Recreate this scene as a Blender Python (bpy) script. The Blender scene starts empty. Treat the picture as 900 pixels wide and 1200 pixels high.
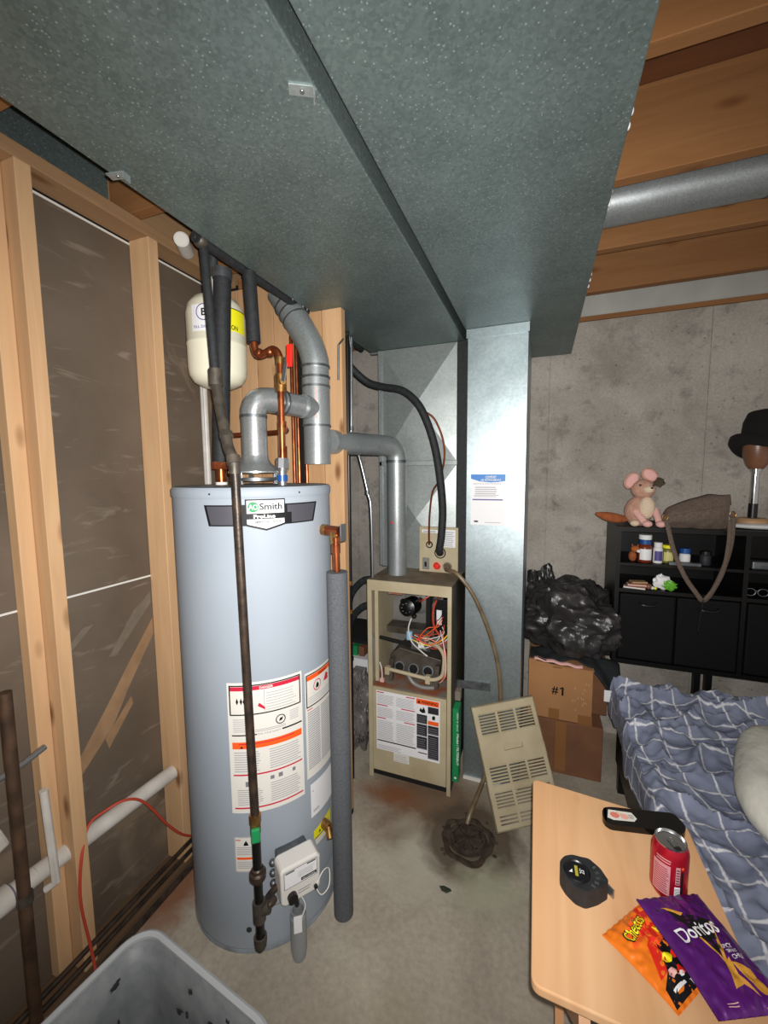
import bpy, bmesh, math, random
from mathutils import Vector, Matrix, noise
random.seed(7)
PI = math.pi
V = Vector
scene = bpy.context.scene
COL = scene.collection

# ------------------------------------------------------------------ camera
CAM = V((0, 0, 1.54))
ps, ro, th = math.radians(21.0), math.radians(-0.5), math.radians(5.5)
F = V((-math.sin(ps)*math.cos(th), math.cos(ps)*math.cos(th), -math.sin(th)))
R0 = V((math.cos(ps), math.sin(ps), 0)); U0 = R0.cross(F)
Rr = R0*math.cos(ro) + U0*math.sin(ro); Uu = -R0*math.sin(ro) + U0*math.cos(ro)
cd = bpy.data.cameras.new('camera'); cam = bpy.data.objects.new('camera', cd); COL.objects.link(cam)
cd.sensor_fit = 'VERTICAL'; cd.sensor_height = 36; cd.sensor_width = 27; cd.lens = 14.4
cd.clip_start = .02
cam.matrix_world = Matrix(((Rr.x, Uu.x, -F.x, CAM.x), (Rr.y, Uu.y, -F.y, CAM.y), (Rr.z, Uu.z, -F.z, CAM.z), (0, 0, 0, 1)))
scene.camera = cam

# ------------------------------------------------------------------ light: phone flash + weak ambient and an added fill lamp
w = bpy.data.worlds.new('world'); scene.world = w; w.use_nodes = True
w.node_tree.nodes['Background'].inputs[0].default_value = (1.0, .93, .86, 1)
w.node_tree.nodes['Background'].inputs[1].default_value = .42
fl = bpy.data.lights.new('phone_flash', 'SPOT'); fl.energy = 152; fl.spot_size = math.radians(142); fl.spot_blend = 1.0
fl.color = (1.0, .985, .96); fl.shadow_soft_size = .006
flo = bpy.data.objects.new('phone_flash', fl); COL.objects.link(flo)
flo.matrix_world = cam.matrix_world.copy(); flo.location = CAM + Rr*.012 + Uu*.018
flo.rotation_mode = 'XYZ'
bl = bpy.data.lights.new('fill_light', 'POINT'); bl.energy = 6; bl.color = (1.0, .82, .62); bl.shadow_soft_size = .06  # unseen warm fill lamp, added to brighten the room
blo = bpy.data.objects.new('fill_light', bl); COL.objects.link(blo); blo.location = (1.3, -.6, 2.25)
scene.view_settings.view_transform = 'Standard'; scene.view_settings.look = 'None'
scene.view_settings.exposure = 0.0; scene.view_settings.gamma = 1

# ------------------------------------------------------------------ materials
def lin(c):
    return tuple((x/12.92 if x <= .04045 else ((x+.055)/1.055)**2.4) for x in c)
def hexc(h):
    return lin(tuple(int(h[i:i+2], 16)/255 for i in (0, 2, 4)))
def M(name, c, rough=.5, metal=0, c2=None, scale=8, stretch=(1, 1, 1), bump=0, bscale=None, detail=5, lo=.35, hi=.65, spec=None, trans=0, alpha=None, sheen=0, coat=0, dist=0):
    m = bpy.data.materials.new(name); m.use_nodes = True
    nt = m.node_tree; b = nt.nodes['Principled BSDF']
    c = hexc(c) if isinstance(c, str) else c
    b.inputs['Base Color'].default_value = (*c, 1)
    b.inputs['Roughness'].default_value = rough; b.inputs['Metallic'].default_value = metal
    if spec is not None: b.inputs['Specular IOR Level'].default_value = spec
    if trans: b.inputs['Transmission Weight'].default_value = trans
    if coat: b.inputs['Coat Weight'].default_value = coat
    if alpha is not None: b.inputs['Alpha'].default_value = alpha
    if c2 or bump:
        tc = nt.nodes.new('ShaderNodeTexCoord'); mp = nt.nodes.new('ShaderNodeMapping')
        nt.links.new(tc.outputs['Object'], mp.inputs[0]); mp.inputs['Scale'].default_value = stretch
    if c2:
        c2 = hexc(c2) if isinstance(c2, str) else c2
        n = nt.nodes.new('ShaderNodeTexNoise'); n.inputs['Scale'].default_value = scale; n.inputs['Detail'].default_value = detail
        n.inputs['Distortion'].default_value = dist
        nt.links.new(mp.outputs[0], n.inputs[0])
        r = nt.nodes.new('ShaderNodeValToRGB'); r.color_ramp.elements[0].position = lo; r.color_ramp.elements[1].position = hi
        r.color_ramp.elements[0].color = (*c, 1); r.color_ramp.elements[1].color = (*c2, 1)
        nt.links.new(n.outputs[0], r.inputs[0]); nt.links.new(r.outputs[0], b.inputs['Base Color'])
    if bump:
        n2 = nt.nodes.new('ShaderNodeTexNoise'); n2.inputs['Scale'].default_value = bscale or scale*3; n2.inputs['Detail'].default_value = 4
        nt.links.new(mp.outputs[0], n2.inputs[0])
        bp = nt.nodes.new('ShaderNodeBump'); bp.inputs['Strength'].default_value = bump; bp.inputs['Distance'].default_value = .01
        nt.links.new(n2.outputs[0], bp.inputs['Height']); nt.links.new(bp.outputs[0], b.inputs['Normal'])
    return m

def mix(nt, fac, a, b, typ='MIX'):
    n = nt.nodes.new('ShaderNodeMix'); n.data_type = 'RGBA'; n.blend_type = typ
    for s, k in ((fac, 0), (a, 6), (b, 7)):
        if isinstance(s, (int, float)): n.inputs[k].default_value = s
        elif isinstance(s, tuple): n.inputs[k].default_value = (*s, 1)
        else: nt.links.new(s, n.inputs[k])
    return n.outputs[2]
def ramp(nt, src, stops):
    r = nt.nodes.new('ShaderNodeValToRGB'); e = r.color_ramp.elements
    while len(e) < len(stops): e.new(.5)
    for i, (p, c) in enumerate(stops):
        e[i].position = p; e[i].color = (*c, 1)
    nt.links.new(src, r.inputs[0]); return r.outputs[0]
def nz(nt, vec, scale, detail=5, dist=0, rough=.55):
    n = nt.nodes.new('ShaderNodeTexNoise'); n.inputs['Scale'].default_value = scale; n.inputs['Detail'].default_value = detail
    n.inputs['Distortion'].default_value = dist; n.inputs['Roughness'].default_value = rough
    if vec is not None: nt.links.new(vec, n.inputs[0])
    return n.outputs[0]
def objc(nt, scale=(1, 1, 1), loc=(0, 0, 0)):
    tc = nt.nodes.new('ShaderNodeTexCoord'); mp = nt.nodes.new('ShaderNodeMapping')
    nt.links.new(tc.outputs['Object'], mp.inputs[0]); mp.inputs['Scale'].default_value = scale; mp.inputs['Location'].default_value = loc
    return mp.outputs[0]
def g(v): return (v, v, v)
def bumpn(nt, b, h, strength, dist=.01):
    bp = nt.nodes.new('ShaderNodeBump'); bp.inputs['Strength'].default_value = strength; bp.inputs['Distance'].default_value = dist
    nt.links.new(h, bp.inputs['Height']); nt.links.new(bp.outputs[0], b.inputs['Normal'])

def galv(name, dark, light, fleck, rough=.42, metal=.55, cell=95, fl=.93, mott=6):
    m = bpy.data.materials.new(name); m.use_nodes = True; nt = m.node_tree; b = nt.nodes['Principled BSDF']
    v = objc(nt)
    vo = nt.nodes.new('ShaderNodeTexVoronoi'); vo.inputs['Scale'].default_value = cell; nt.links.new(v, vo.inputs['Vector'])
    sp = nt.nodes.new('ShaderNodeSeparateColor'); nt.links.new(vo.outputs['Color'], sp.inputs[0])
    n1 = nz(nt, v, mott, 4)
    mm = nt.nodes.new('ShaderNodeMath'); mm.operation = 'MULTIPLY_ADD'; mm.inputs[1].default_value = .38
    nt.links.new(sp.outputs[0], mm.inputs[0]); 
    m2 = nt.nodes.new('ShaderNodeMath'); m2.operation = 'MULTIPLY'; m2.inputs[1].default_value = .75; nt.links.new(n1, m2.inputs[0]); nt.links.new(m2.outputs[0], mm.inputs[2])
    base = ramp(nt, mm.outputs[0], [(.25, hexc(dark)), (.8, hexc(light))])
    # pale spangle flecks, sparse
    vo2 = nt.nodes.new('ShaderNodeTexVoronoi'); vo2.inputs['Scale'].default_value = cell*1.3; nt.links.new(v, vo2.inputs['Vector'])
    sp2 = nt.nodes.new('ShaderNodeSeparateColor'); nt.links.new(vo2.outputs['Color'], sp2.inputs[0])
    f1 = ramp(nt, sp2.outputs[1], [(fl, g(0)), (min(fl+.03, 1), g(1))])
    f2 = ramp(nt, vo2.outputs['Distance'], [(.25, g(.8)), (.45, g(0))])
    f = nt.nodes.new('ShaderNodeMath'); f.operation = 'MULTIPLY'; nt.links.new(f1, f.inputs[0]); nt.links.new(f2, f.inputs[1])
    nt.links.new(mix(nt, f.outputs[0], base, hexc(fleck)), b.inputs['Base Color'])
    b.inputs['Metallic'].default_value = metal; b.inputs['Roughness'].default_value = rough
    bumpn(nt, b, nz(nt, v, 3, 2), .35, .02)
    return m

def wood(name, axis, c1, c2, knot='6b4020', grain=26):
    m = bpy.data.materials.new(name); m.use_nodes = True; nt = m.node_tree; b = nt.nodes['Principled BSDF']
    st = [1, 1, 1]; st[axis] = .07
    v = objc(nt, tuple(st)); 
    info = nt.nodes.new('ShaderNodeObjectInfo')
    add = nt.nodes.new('ShaderNodeVectorMath'); add.operation = 'ADD'; nt.links.new(v, add.inputs[0])
    cmb = nt.nodes.new('ShaderNodeCombineXYZ'); ml = nt.nodes.new('ShaderNodeMath'); ml.operation = 'MULTIPLY'; ml.inputs[1].default_value = 9
    nt.links.new(info.outputs['Random'], ml.inputs[0])
    for i in range(3): nt.links.new(ml.outputs[0], cmb.inputs[i])
    nt.links.new(cmb.outputs[0], add.inputs[1]); v = add.outputs[0]
    n1 = nz(nt, v, grain, 6, 1.2); n0 = nz(nt, v, 5, 3)
    base = ramp(nt, n1, [(.3, hexc(c1)), (.7, hexc(c2))])
    base = mix(nt, .5, base, ramp(nt, n0, [(.35, hexc(c1)), (.65, hexc(c2))]))
    st2 = [9, 9, 9]; st2[axis] = 3.4
    v2 = objc(nt, tuple(st2), (.4, .8, .1))
    add2 = nt.nodes.new('ShaderNodeVectorMath'); add2.operation = 'ADD'; nt.links.new(v2, add2.inputs[0]); nt.links.new(cmb.outputs[0], add2.inputs[1])
    vo = nt.nodes.new('ShaderNodeTexVoronoi'); vo.inputs['Scale'].default_value = 1.0; nt.links.new(add2.outputs[0], vo.inputs['Vector'])
    k = ramp(nt, vo.outputs['Distance'], [(.06, g(.85)), (.17, g(0))])
    nt.links.new(mix(nt, k, base, hexc(knot)), b.inputs['Base Color'])
    b.inputs['Roughness'].default_value = .65; b.inputs['Specular IOR Level'].default_value = .3
    bumpn(nt, b, n1, .25, .004)
    return m

def concrete_wall():
    m = bpy.data.materials.new('cast_concrete'); m.use_nodes = True; nt = m.node_tree; b = nt.nodes['Principled BSDF']
    v = objc(nt)
    a = ramp(nt, nz(nt, v, 2.2, 8, .3, .62), [(.3, hexc('8c867d')), (.5, hexc('aba49b')), (.72, hexc('bfb8af'))])
    s = ramp(nt, nz(nt, v, 11, 7, .2, .65), [(.28, g(.6)), (.46, g(1))])
    a = mix(nt, 1, a, s, 'MULTIPLY')
    vo = nt.nodes.new('ShaderNodeTexVoronoi'); vo.inputs['Scale'].default_value = 16; nt.links.new(v, vo.inputs['Vector'])
    pit = ramp(nt, vo.outputs['Distance'], [(.05, g(.5)), (.11, g(1))])
    a = mix(nt, .8, a, pit, 'MULTIPLY')
    fine = ramp(nt, nz(nt, v, 90, 4), [(.3, g(.82)), (.7, g(1.08))])
    a = mix(nt, 1, a, fine, 'MULTIPLY')
    nt.links.new(a, b.inputs['Base Color']); b.inputs['Roughness'].default_value = .9; b.inputs['Specular IOR Level'].default_value = .2
    bumpn(nt, b, nz(nt, v, 25, 8), .35, .01)
    return m
def floor_mat():
    m = bpy.data.materials.new('stained_concrete_floor'); m.use_nodes = True; nt = m.node_tree; b = nt.nodes['Principled BSDF']
    v = objc(nt)
    a = ramp(nt, nz(nt, v, 2.6, 8, .4), [(.3, hexc('948b7c')), (.5, hexc('aea495')), (.7, hexc('c0b7a6'))])
    a = mix(nt, .8, a, ramp(nt, nz(nt, v, 55, 5), [(.35, g(.84)), (.65, g(1.06))]), 'MULTIPLY')
    def blob(a, cx, cy, r0, r1, col, ns=7, amt=.16, st=1):
        d = nt.nodes.new('ShaderNodeVectorMath'); d.operation = 'SUBTRACT'; d.inputs[1].default_value = (cx, cy, 0); nt.links.new(v, d.inputs[0])
        sc = nt.nodes.new('ShaderNodeVectorMath'); sc.operation = 'MULTIPLY'; sc.inputs[1].default_value = (1, st, 1); nt.links.new(d.outputs[0], sc.inputs[0])
        L = nt.nodes.new('ShaderNodeVectorMath'); L.operation = 'LENGTH'; nt.links.new(sc.outputs[0], L.inputs[0])
        n = nz(nt, v, ns, 6, .6)
        q = nt.nodes.new('ShaderNodeMath'); q.operation = 'MULTIPLY_ADD'; q.inputs[1].default_value = amt; nt.links.new(n, q.inputs[0]); nt.links.new(L.outputs['Value'], q.inputs[2])
        f = ramp(nt, q.outputs[0], [(r0+amt*.5, g(.9)), (r1+amt*.5, g(0))])
        return mix(nt, f, a, col)
    a = blob(a, -.45, 1.78, .12, .42, hexc('6f5742'), 6, .35)
    a = blob(a, -.62, 1.72, .05, .20, hexc('7c4f33'), 9, .2, 2)
    a = blob(a, -.40, 1.45, .05, .22, hexc('b9b3a2'), 8, .3)
    a = blob(a, -.24, 1.60, .16, .23, hexc('56483a'), 10, .12)
    a = blob(a, -.14, 1.42, .03, .15, hexc('a7a78f'), 10, .2)
    a = blob(a, -1.22, 1.0, .03, .12, hexc('8a5a3e'), 8, .2, .4)
    a = blob(a, -.35, .75, .02, .3, hexc('948b74'), 4, .4)
    nt.links.new(a, b.inputs['Base Color']); b.inputs['Roughness'].default_value = .8
    b.inputs['Specular IOR Level'].default_value = .25
    bumpn(nt, b, nz(nt, v, 30, 8), .3, .008)
    return m
def drywall_mat():
    m = bpy.data.materials.new('brown_paper_drywall'); m.use_nodes = True; nt = m.node_tree; b = nt.nodes['Principled BSDF']
    v = objc(nt)
    a = ramp(nt, nz(nt, v, 2.5, 6, .3), [(.3, hexc('574b3f')), (.7, hexc('6b5e51'))])
    v2 = objc(nt, (1, 1.2, 6))
    n2 = nz(nt, v2, 3.2, 7, 1.5)
    a = mix(nt, ramp(nt, n2, [(.60, g(0)), (.72, g(.45))]), a, hexc('95897b'))
    v3 = objc(nt, (1, 1, 1), (3, 2, 1))
    n3 = nz(nt, v3, 2.0, 5, 1.2)
    a = mix(nt, ramp(nt, n3, [(.64, g(0)), (.70, g(.45))]), a, hexc('8b7a66'))
    nt.links.new(a, b.inputs['Base Color']); b.inputs['Roughness'].default_value = .6; b.inputs['Specular IOR Level'].default_value = .35
    bumpn(nt, b, nz(nt, v, 6, 4), .2, .01)
    return m
def plaid():
    m = bpy.data.materials.new('blue_grid_cotton'); m.use_nodes = True; nt = m.node_tree; b = nt.nodes['Principled BSDF']
    uv = nt.nodes.new('ShaderNodeUVMap'); sx = nt.nodes.new('ShaderNodeSeparateXYZ'); nt.links.new(uv.outputs[0], sx.inputs[0])
    fs = []
    n = nz(nt, uv.outputs[0], 6, 3)
    for k in (0, 1):
        w_ = nt.nodes.new('ShaderNodeMath'); w_.operation = 'MULTIPLY_ADD'; w_.inputs[1].default_value = .10; nt.links.new(n, w_.inputs[0]); nt.links.new(sx.outputs[k], w_.inputs[2])
        fr = nt.nodes.new('ShaderNodeMath'); fr.operation = 'PINGPONG'; fr.inputs[1].default_value = .5; nt.links.new(w_.outputs[0], fr.inputs[0])
        fs.append(ramp(nt, fr.outputs[0], [(.022, g(1)), (.05, g(0))]))
    mx = nt.nodes.new('ShaderNodeMath'); mx.operation = 'MAXIMUM'; nt.links.new(fs[0], mx.inputs[0]); nt.links.new(fs[1], mx.inputs[1])
    base = ramp(nt, nz(nt, uv.outputs[0], 2.0, 4), [(.3, hexc('747a8f')), (.7, hexc('8a90a6'))])
    br = ramp(nt, nz(nt, uv.outputs[0], 9, 3), [(.3, g(.5)), (.5, g(1))])
    ml = nt.nodes.new('ShaderNodeMath'); ml.operation = 'MULTIPLY'; nt.links.new(mx.outputs[0], ml.inputs[0]); nt.links.new(br, ml.inputs[1])
    nt.links.new(mix(nt, ml.outputs[0], base, hexc('d6d6da')), b.inputs['Base Color'])
    b.inputs['Roughness'].default_value = .85; b.inputs['Specular IOR Level'].default_value = .2
    bumpn(nt, b, nz(nt, uv.outputs[0], 90, 2), .15, .003)
    return m

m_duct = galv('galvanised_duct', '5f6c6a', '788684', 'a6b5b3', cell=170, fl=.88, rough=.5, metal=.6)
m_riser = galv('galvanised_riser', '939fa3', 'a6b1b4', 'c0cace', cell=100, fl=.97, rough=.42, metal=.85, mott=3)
m_coil = galv('galvanised_plenum', '8f9593', 'a1a7a6', 'b5bcbc', cell=110, fl=.97, rough=.42, metal=.55, mott=4)
m_flue = galv('galvanised_flue', '9fa3a4', 'bcc0c1', 'd8dcdd', cell=260, fl=.9, rough=.3, metal=.7)
m_flue2 = galv('old_galvanised_flue', '868b8c', 'a0a5a6', 'c0c6c7', cell=300, fl=.9, rough=.42, metal=.55)
m_studz = wood('pine_stud', 2, 'b8916a', 'd3ad84')
m_platey = wood('pine_plate', 1, '8a6a4c', 'a5835f')
m_joist = wood('pine_joist', 0, '7e5431', '986b42')
m_board = wood('pine_board', 2, 'a98058', 'c9a27a')
m_osb = M('subfloor_boards', '5c3418', .8, c2='6d4020', scale=9, stretch=(.3, 1, 1), bump=.2)
m_conc = concrete_wall(); m_floor = floor_mat(); m_dry = drywall_mat(); m_plaid = plaid()
m_white = M('white_paint', 'd9d6cf', .5)
m_foamboard = M('pale_rim_board', 'a9a9a2', .8, c2='bcbcb4', scale=4)
m_heater = M('heater_enamel', '929ba5', .55, c2='9aa2ab', scale=2, spec=.35)
m_heatertop = M('heater_top_enamel', '8d96a0', .5, c2='75777a', scale=14)
m_black = M('black_plastic', '0d0d0e', .35)
m_blackrub = M('black_foam', '17181a', .7, c2='222427', scale=60, bump=.15)
m_greyfoam = M('grey_foam', '46484c', .9, c2='5c5f63', scale=260, bump=.4, bscale=300, lo=.3, hi=.7)
m_iron = M('black_iron_pipe', '2b2521', .42, .4, c2='4a3b30', scale=25, bump=.1)
m_ironw = M('worn_iron_pipe', '403a34', .5, .4, c2='585047', scale=30, bump=.1)
m_copper = M('copper', 'b4683f', .3, .85, c2='7d3b22', scale=22, lo=.3, hi=.7)
m_copperd = M('dark_copper', '7b3a22', .35, .8, c2='9c5430', scale=22)
m_brass = M('brass', 'b08a50', .35, .85, c2='8a6136', scale=30)
m_steel = M('steel', 'a9adb0', .3, .9)
m_steeld = M('dull_steel', '7c8083', .45, .8, c2='5f6366', scale=30)
m_tank = M('cream_enamel', 'ddd8c2', .35)
m_paper = M('white_sticker', 'e3e2e4', .45)
m_papero = M('aged_sticker', 'd8d4cc', .5)
m_red = M('print_red', 'c01f3c', .45); m_orange = M('print_orange', 'ee5a1c', .45); m_blk = M('print_black', '101014', .55, spec=.3)
m_grey = M('print_grey', 'a2a2a6', .5); m_mid = M('print_midgrey', '77777c', .5); m_char = M('print_charcoal', '2b2a30', .55, spec=.3); m_chrl = M('print_lightcharcoal', '4a4950', .5, .1)
m_green = M('print_green', '17824b', .6); m_blue = M('print_blue', '2176c4', .45); m_purp = M('print_purple', '4d4584', .45)
m_yel = M('print_yellow', 'e9e01a', .45); m_pwhite = M('print_white', 'dedede', .7, spec=.25)
m_beige = M('beige_enamel', 'b5a98d', .45, c2='a89a7c', scale=9)
m_beiged = M('dusty_beige', '8c7c66', .7, c2='6a5a49', scale=12, lo=.3, hi=.6)
m_inner = M('inner_casing_grey', '84827f', .5, .3, c2='706d68', scale=5)
m_rust = M('rusty_plate', '8a4c2b', .8, c2='7a7166', scale=10, lo=.4, hi=.55)
m_burn = M('burner_steel', '6b655d', .5, .6, c2='51483e', scale=14)
m_dark = M('dark_void', '0b0a09', .9)
m_brownd = M('rust_dark', '2c2017', .85, c2='43352a', scale=30, bump=.2, lo=.4, hi=.6)
m_card = M('cardboard', 'a8794e', .85, c2='9c6f47', scale=5)
m_cardold = M('old_cardboard', '7c5236', .85, c2='6a4630', scale=9, lo=.3, hi=.7)
m_tape = M('packing_tape', '8a5f38', .3)
m_bagblk = M('black_bin_liner', '2a2828', .36, spec=.55, bump=.35, scale=6, bscale=13, stretch=(1, 1, .6)); m_bagblk.node_tree.nodes['Bump'].inputs['Distance'].default_value = .035
m_cloth = M('dark_cloth', '1d2226', .9, c2='141618', scale=20)
m_shelfblk = M('black_laminate', '080707', .45, spec=.3)
m_fabblk = M('black_bin_fabric', '060607', .7, spec=.2)
m_bag = M('brown_canvas', '5a4c43', .9, c2='6a5b50', scale=120, bump=.2)
m_hat = M('black_felt', '0e0c0c', .95)
m_skin = M('brown_vinyl', '6e4a36', .35, c2='80573f', scale=8)
m_chrome = M('chrome', 'c9c9cb', .12, 1)
m_lwood = M('light_turned_wood', 'b08b66', .5)
m_plush = M('pink_plush', 'b58873', 1, c2='c59a86', scale=60, bump=.6, bscale=160)
m_plushc = M('cream_plush', 'd8c2a8', 1, bump=.6, bscale=160)
m_plushp = M('pink_ear_plush', 'dcaaa2', 1, bump=.3, bscale=160)
m_plushb = M('rust_plush', '8d4a26', 1, c2='a05a30', scale=60, bump=.6, bscale=160)
m_plushg = M('olive_plush', '4a4132', 1, bump=.6, bscale=160)
m_table = wood('tray_table_laminate', 1, 'c08a5a', 'e2b68a', 'b9814f', 11)
m_tablegap = M('table_edge', 'b98555', .5)
m_pvc = M('white_pvc', 'cdc9c2', .45, c2='bbb4ab', scale=12)
m_redw = M('red_wire', 'b5432f', .45)
m_bin = M('grey_storage_plastic', '6a6e70', .5, c2='787b7c', scale=30, bump=.1)
m_binout = M('grey_storage_rim', 'a5a8aa', .35)
m_soot = M('dirt', '2a2b2c', .9)
m_hose = M('brown_drain_hose', '7a6a50', .35, c2='5c4a36', scale=12)
m_soda = M('red_can', 'b4182c', .28, .55)
m_sodad = M('can_print', 'd99aa0', .4, .3)
m_alu = M('aluminium', 'b9babc', .25, .95)
m_chips = M('purple_foil', '4b1460', .33, .25, c2='5a1c72', scale=5)
m_cheet = M('orange_foil', 'ee7a1e', .3, .15)
m_cred = M('print_hot_red', 'd8281c', .35)
m_chip = M('print_corn_chip', 'd09a35', .6, c2='b87a22', scale=80)
m_pil = M('pale_pillow', 'd9d7cb', .85, bump=.5, scale=3, bscale=4, stretch=(2.5, 1, 1)); m_pil.node_tree.nodes['Bump'].inputs['Distance'].default_value = .05
m_sheet = M('grey_sheet', 'a9a9ac', .85)
m_valve = M('valve_plastic', 'd7d3cd', .4)
m_amber = M('amber_bottle', '8a3b1c', .2, trans=.4)
m_bluecap = M('blue_cap', '1a4a8a', .35)
m_leaf = M('dark_leaf', '2c3326', .7)
m_greenplastic = M('green_wrapper', '5fa82c', .35)
m_glass_clear = M('clear_lens', 'dfe6ea', .1, trans=.9)

# ------------------------------------------------------------------ mesh builder
class MB:
    def __init__(s): s.v = []; s.f = []; s.m = []; s.mats = []; s.sm = []
    def mi(s, m):
        if m not in s.mats: s.mats.append(m)
        return s.mats.index(m)
    def add(s, vs, fs, m, smooth=False):
        o = len(s.v); s.v += [V(p) for p in vs]; k = s.mi(m)
        for f in fs: s.f.append([i+o for i in f]); s.m.append(k); s.sm.append(smooth)
        return s
    def box(s, a, b, m):
        x0, y0, z0 = a; x1, y1, z1 = b
        return s.add([(x, y, z) for x in (x0, x1) for y in (y0, y1) for z in (z0, z1)],
            [(0, 1, 3, 2), (4, 6, 7, 5), (0, 4, 5, 1), (2, 3, 7, 6), (0, 2, 6, 4), (1, 5, 7, 3)], m)
    def obox(s, c, ax, h, m):
        c = V(c); A = [V(a).normalized()*k for a, k in zip(ax, h)]
        return s.add([c + A[0]*i + A[1]*j + A[2]*k for i in (-1, 1) for j in (-1, 1) for k in (-1, 1)],
            [(0, 1, 3, 2), (4, 6, 7, 5), (0, 4, 5, 1), (2, 3, 7, 6), (0, 2, 6, 4), (1, 5, 7, 3)], m)
    def ring(s, c, t, r, n, ref=None):
        t = t.normalized(); ref = ref or (V((0, 0, 1)) if abs(t.z) < .9 else V((1, 0, 0)))
        a = t.cross(ref).normalized(); b = t.cross(a).normalized()
        return [c + a*math.cos(2*PI*i/n)*r + b*math.sin(2*PI*i/n)*r for i in range(n)], a
    def cyl(s, p0, p1, r0, m, r1=None, n=20, caps=True):
        p0 = V(p0); p1 = V(p1); r1 = r0 if r1 is None else r1
        t = p1-p0; A, _ = s.ring(p0, t, r0, n); B, _ = s.ring(p1, t, r1, n)
        s.add(A+B, [(i, (i+1) % n, n+(i+1) % n, n+i) for i in range(n)], m, True)
        if caps:
            s.add(A, [tuple(range(n))[::-1]], m); s.add(B, [tuple(range(n))], m)
        return s
    def tube(s, pts, r, m, n=12, smooth=True, sub=6, caps=True):
        P = [V(p) for p in pts]
        if smooth and len(P) > 2:
            Q = []
            for i in range(len(P)-1):
                a = P[max(i-1, 0)]; b = P[i]; c = P[i+1]; d = P[min(i+2, len(P)-1)]
                for k in range(sub):
                    t = k/sub
                    Q.append(.5*((2*b)+(-a+c)*t+(2*a-5*b+4*c-d)*t*t+(-a+3*b-3*c+d)*t**3))
            Q.append(P[-1]); P = Q
        rr = r if callable(r) else (lambda t: r)
        vs = []; prev = None
        for i, p in enumerate(P):
            t = (P[min(i+1, len(P)-1)]-P[max(i-1, 0)]).normalized()
            if prev is None:
                a = t.cross(V((0, 0, 1)) if abs(t.z) < .9 else V((1, 0, 0))).normalized()
            else:
                a = (prev - t*prev.dot(t)).normalized()
            prev = a; b = t.cross(a); q = rr(i/(len(P)-1))
            vs += [p + a*math.cos(2*PI*j/n)*q + b*math.sin(2*PI*j/n)*q for j in range(n)]
        L = len(P)
        s.add(vs, [(i*n+j, i*n+(j+1) % n, (i+1)*n+(j+1) % n, (i+1)*n+j) for i in range(L-1) for j in range(n)], m, True)
        if caps:
            s.add(vs[:n], [tuple(range(n))[::-1]], m); s.add(vs[-n:], [tuple(range(n))], m)
        return s
    def lathe(s, c, prof, m, n=32, ax=(0, 0, 1), smooth=True, arc=None):
        ax = V(ax).normalized(); c = V(c); a = ax.cross(V((0, 1, 0)) if abs(ax.y) < .9 else V((1, 0, 0))).normalized(); b = ax.cross(a)
        vs = []
        for r, z in prof:
            vs += [c + ax*z + a*math.cos(2*PI*j/n)*r + b*math.sin(2*PI*j/n)*r for j in range(n)]
        s.add(vs, [(i*n+j, i*n+(j+1) % n, (i+1)*n+(j+1) % n, (i+1)*n+j) for i in range(len(prof)-1) for j in range(n)], m, smooth)
        return s
    def ball(s, c, r, m, n=18, k=12, rot=None, fn=None):
        c = V(c); r = (r, r, r) if isinstance(r, (int, float)) else r
        vs = []
        for i in range(k+1):
            t = PI*i/k
            for j in range(n):
                p = 2*PI*j/n
                d = V((math.sin(t)*math.cos(p), math.sin(t)*math.sin(p), math.cos(t)))
                q = V((d.x*r[0], d.y*r[1], d.z*r[2]))
                if fn: q = fn(d, q)
                if rot: q = rot @ q
                vs.append(c+q)
        s.add(vs, [(i*n+j, (i+1)*n+j, (i+1)*n+(j+1) % n, i*n+(j+1) % n) for i in range(k) for j in range(n)], m, True)
        return s
    def prism(s, poly, fn, t0, t1, m, smooth=False):
        n = len(poly); A = [fn(x, y, t0) for x, y in poly]; B = [fn(x, y, t1) for x, y in poly]
        s.add(A+B, [tuple(range(n))[::-1], tuple(range(n, 2*n))], m)
        s.add(A+B, [(i, (i+1) % n, n+(i+1) % n, n+i) for i in range(n)], m, smooth)
        return s
    def grid(s, nu, nv, fn, m, smooth=True):
        vs = [fn(i/nu, j/nv) for j in range(nv+1) for i in range(nu+1)]; w_ = nu+1
        s.add(vs, [(j*w_+i, j*w_+i+1, (j+1)*w_+i+1, (j+1)*w_+i) for j in range(nv) for i in range(nu)], m, smooth)
        return s

OFF = {}
def finish(name, mb, off, bevel=0, solid=0, subd=0, uv=None):
    mb_keep = getattr(mb, 'keep', False) and not bevel
    me = bpy.data.meshes.new(name); me.from_pydata([tuple(p-off) for p in mb.v], [], mb.f); 
    for m in mb.mats: me.materials.append(m)
    me.polygons.foreach_set('material_index', mb.m); me.polygons.foreach_set('use_smooth', mb.sm)
    me.validate(); me.update()
    bm = bmesh.new(); bm.from_mesh(me)
    if not mb_keep: bmesh.ops.remove_doubles(bm, verts=bm.verts, dist=1e-6)
    if not solid and not getattr(mb, 'keep', False): bmesh.ops.recalc_face_normals(bm, faces=bm.faces)
    bm.to_mesh(me); bm.free()
    fl_sm = [p.use_smooth for p in me.polygons]; me.set_sharp_from_angle(angle=math.radians(38)); me.polygons.foreach_set('use_smooth', fl_sm)
    ob = bpy.data.objects.new(name, me); COL.objects.link(ob)
    if bevel:
        b = ob.modifiers.new('bevel', 'BEVEL'); b.width = bevel; b.segments = 2; b.limit_method = 'ANGLE'; b.angle_limit = math.radians(40)
    if solid:
        b = ob.modifiers.new('solid', 'SOLIDIFY'); b.thickness = solid; b.offset = 0
    if subd:
        b = ob.modifiers.new('subd', 'SUBSURF'); b.levels = subd; b.render_levels = subd
    return ob
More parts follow.
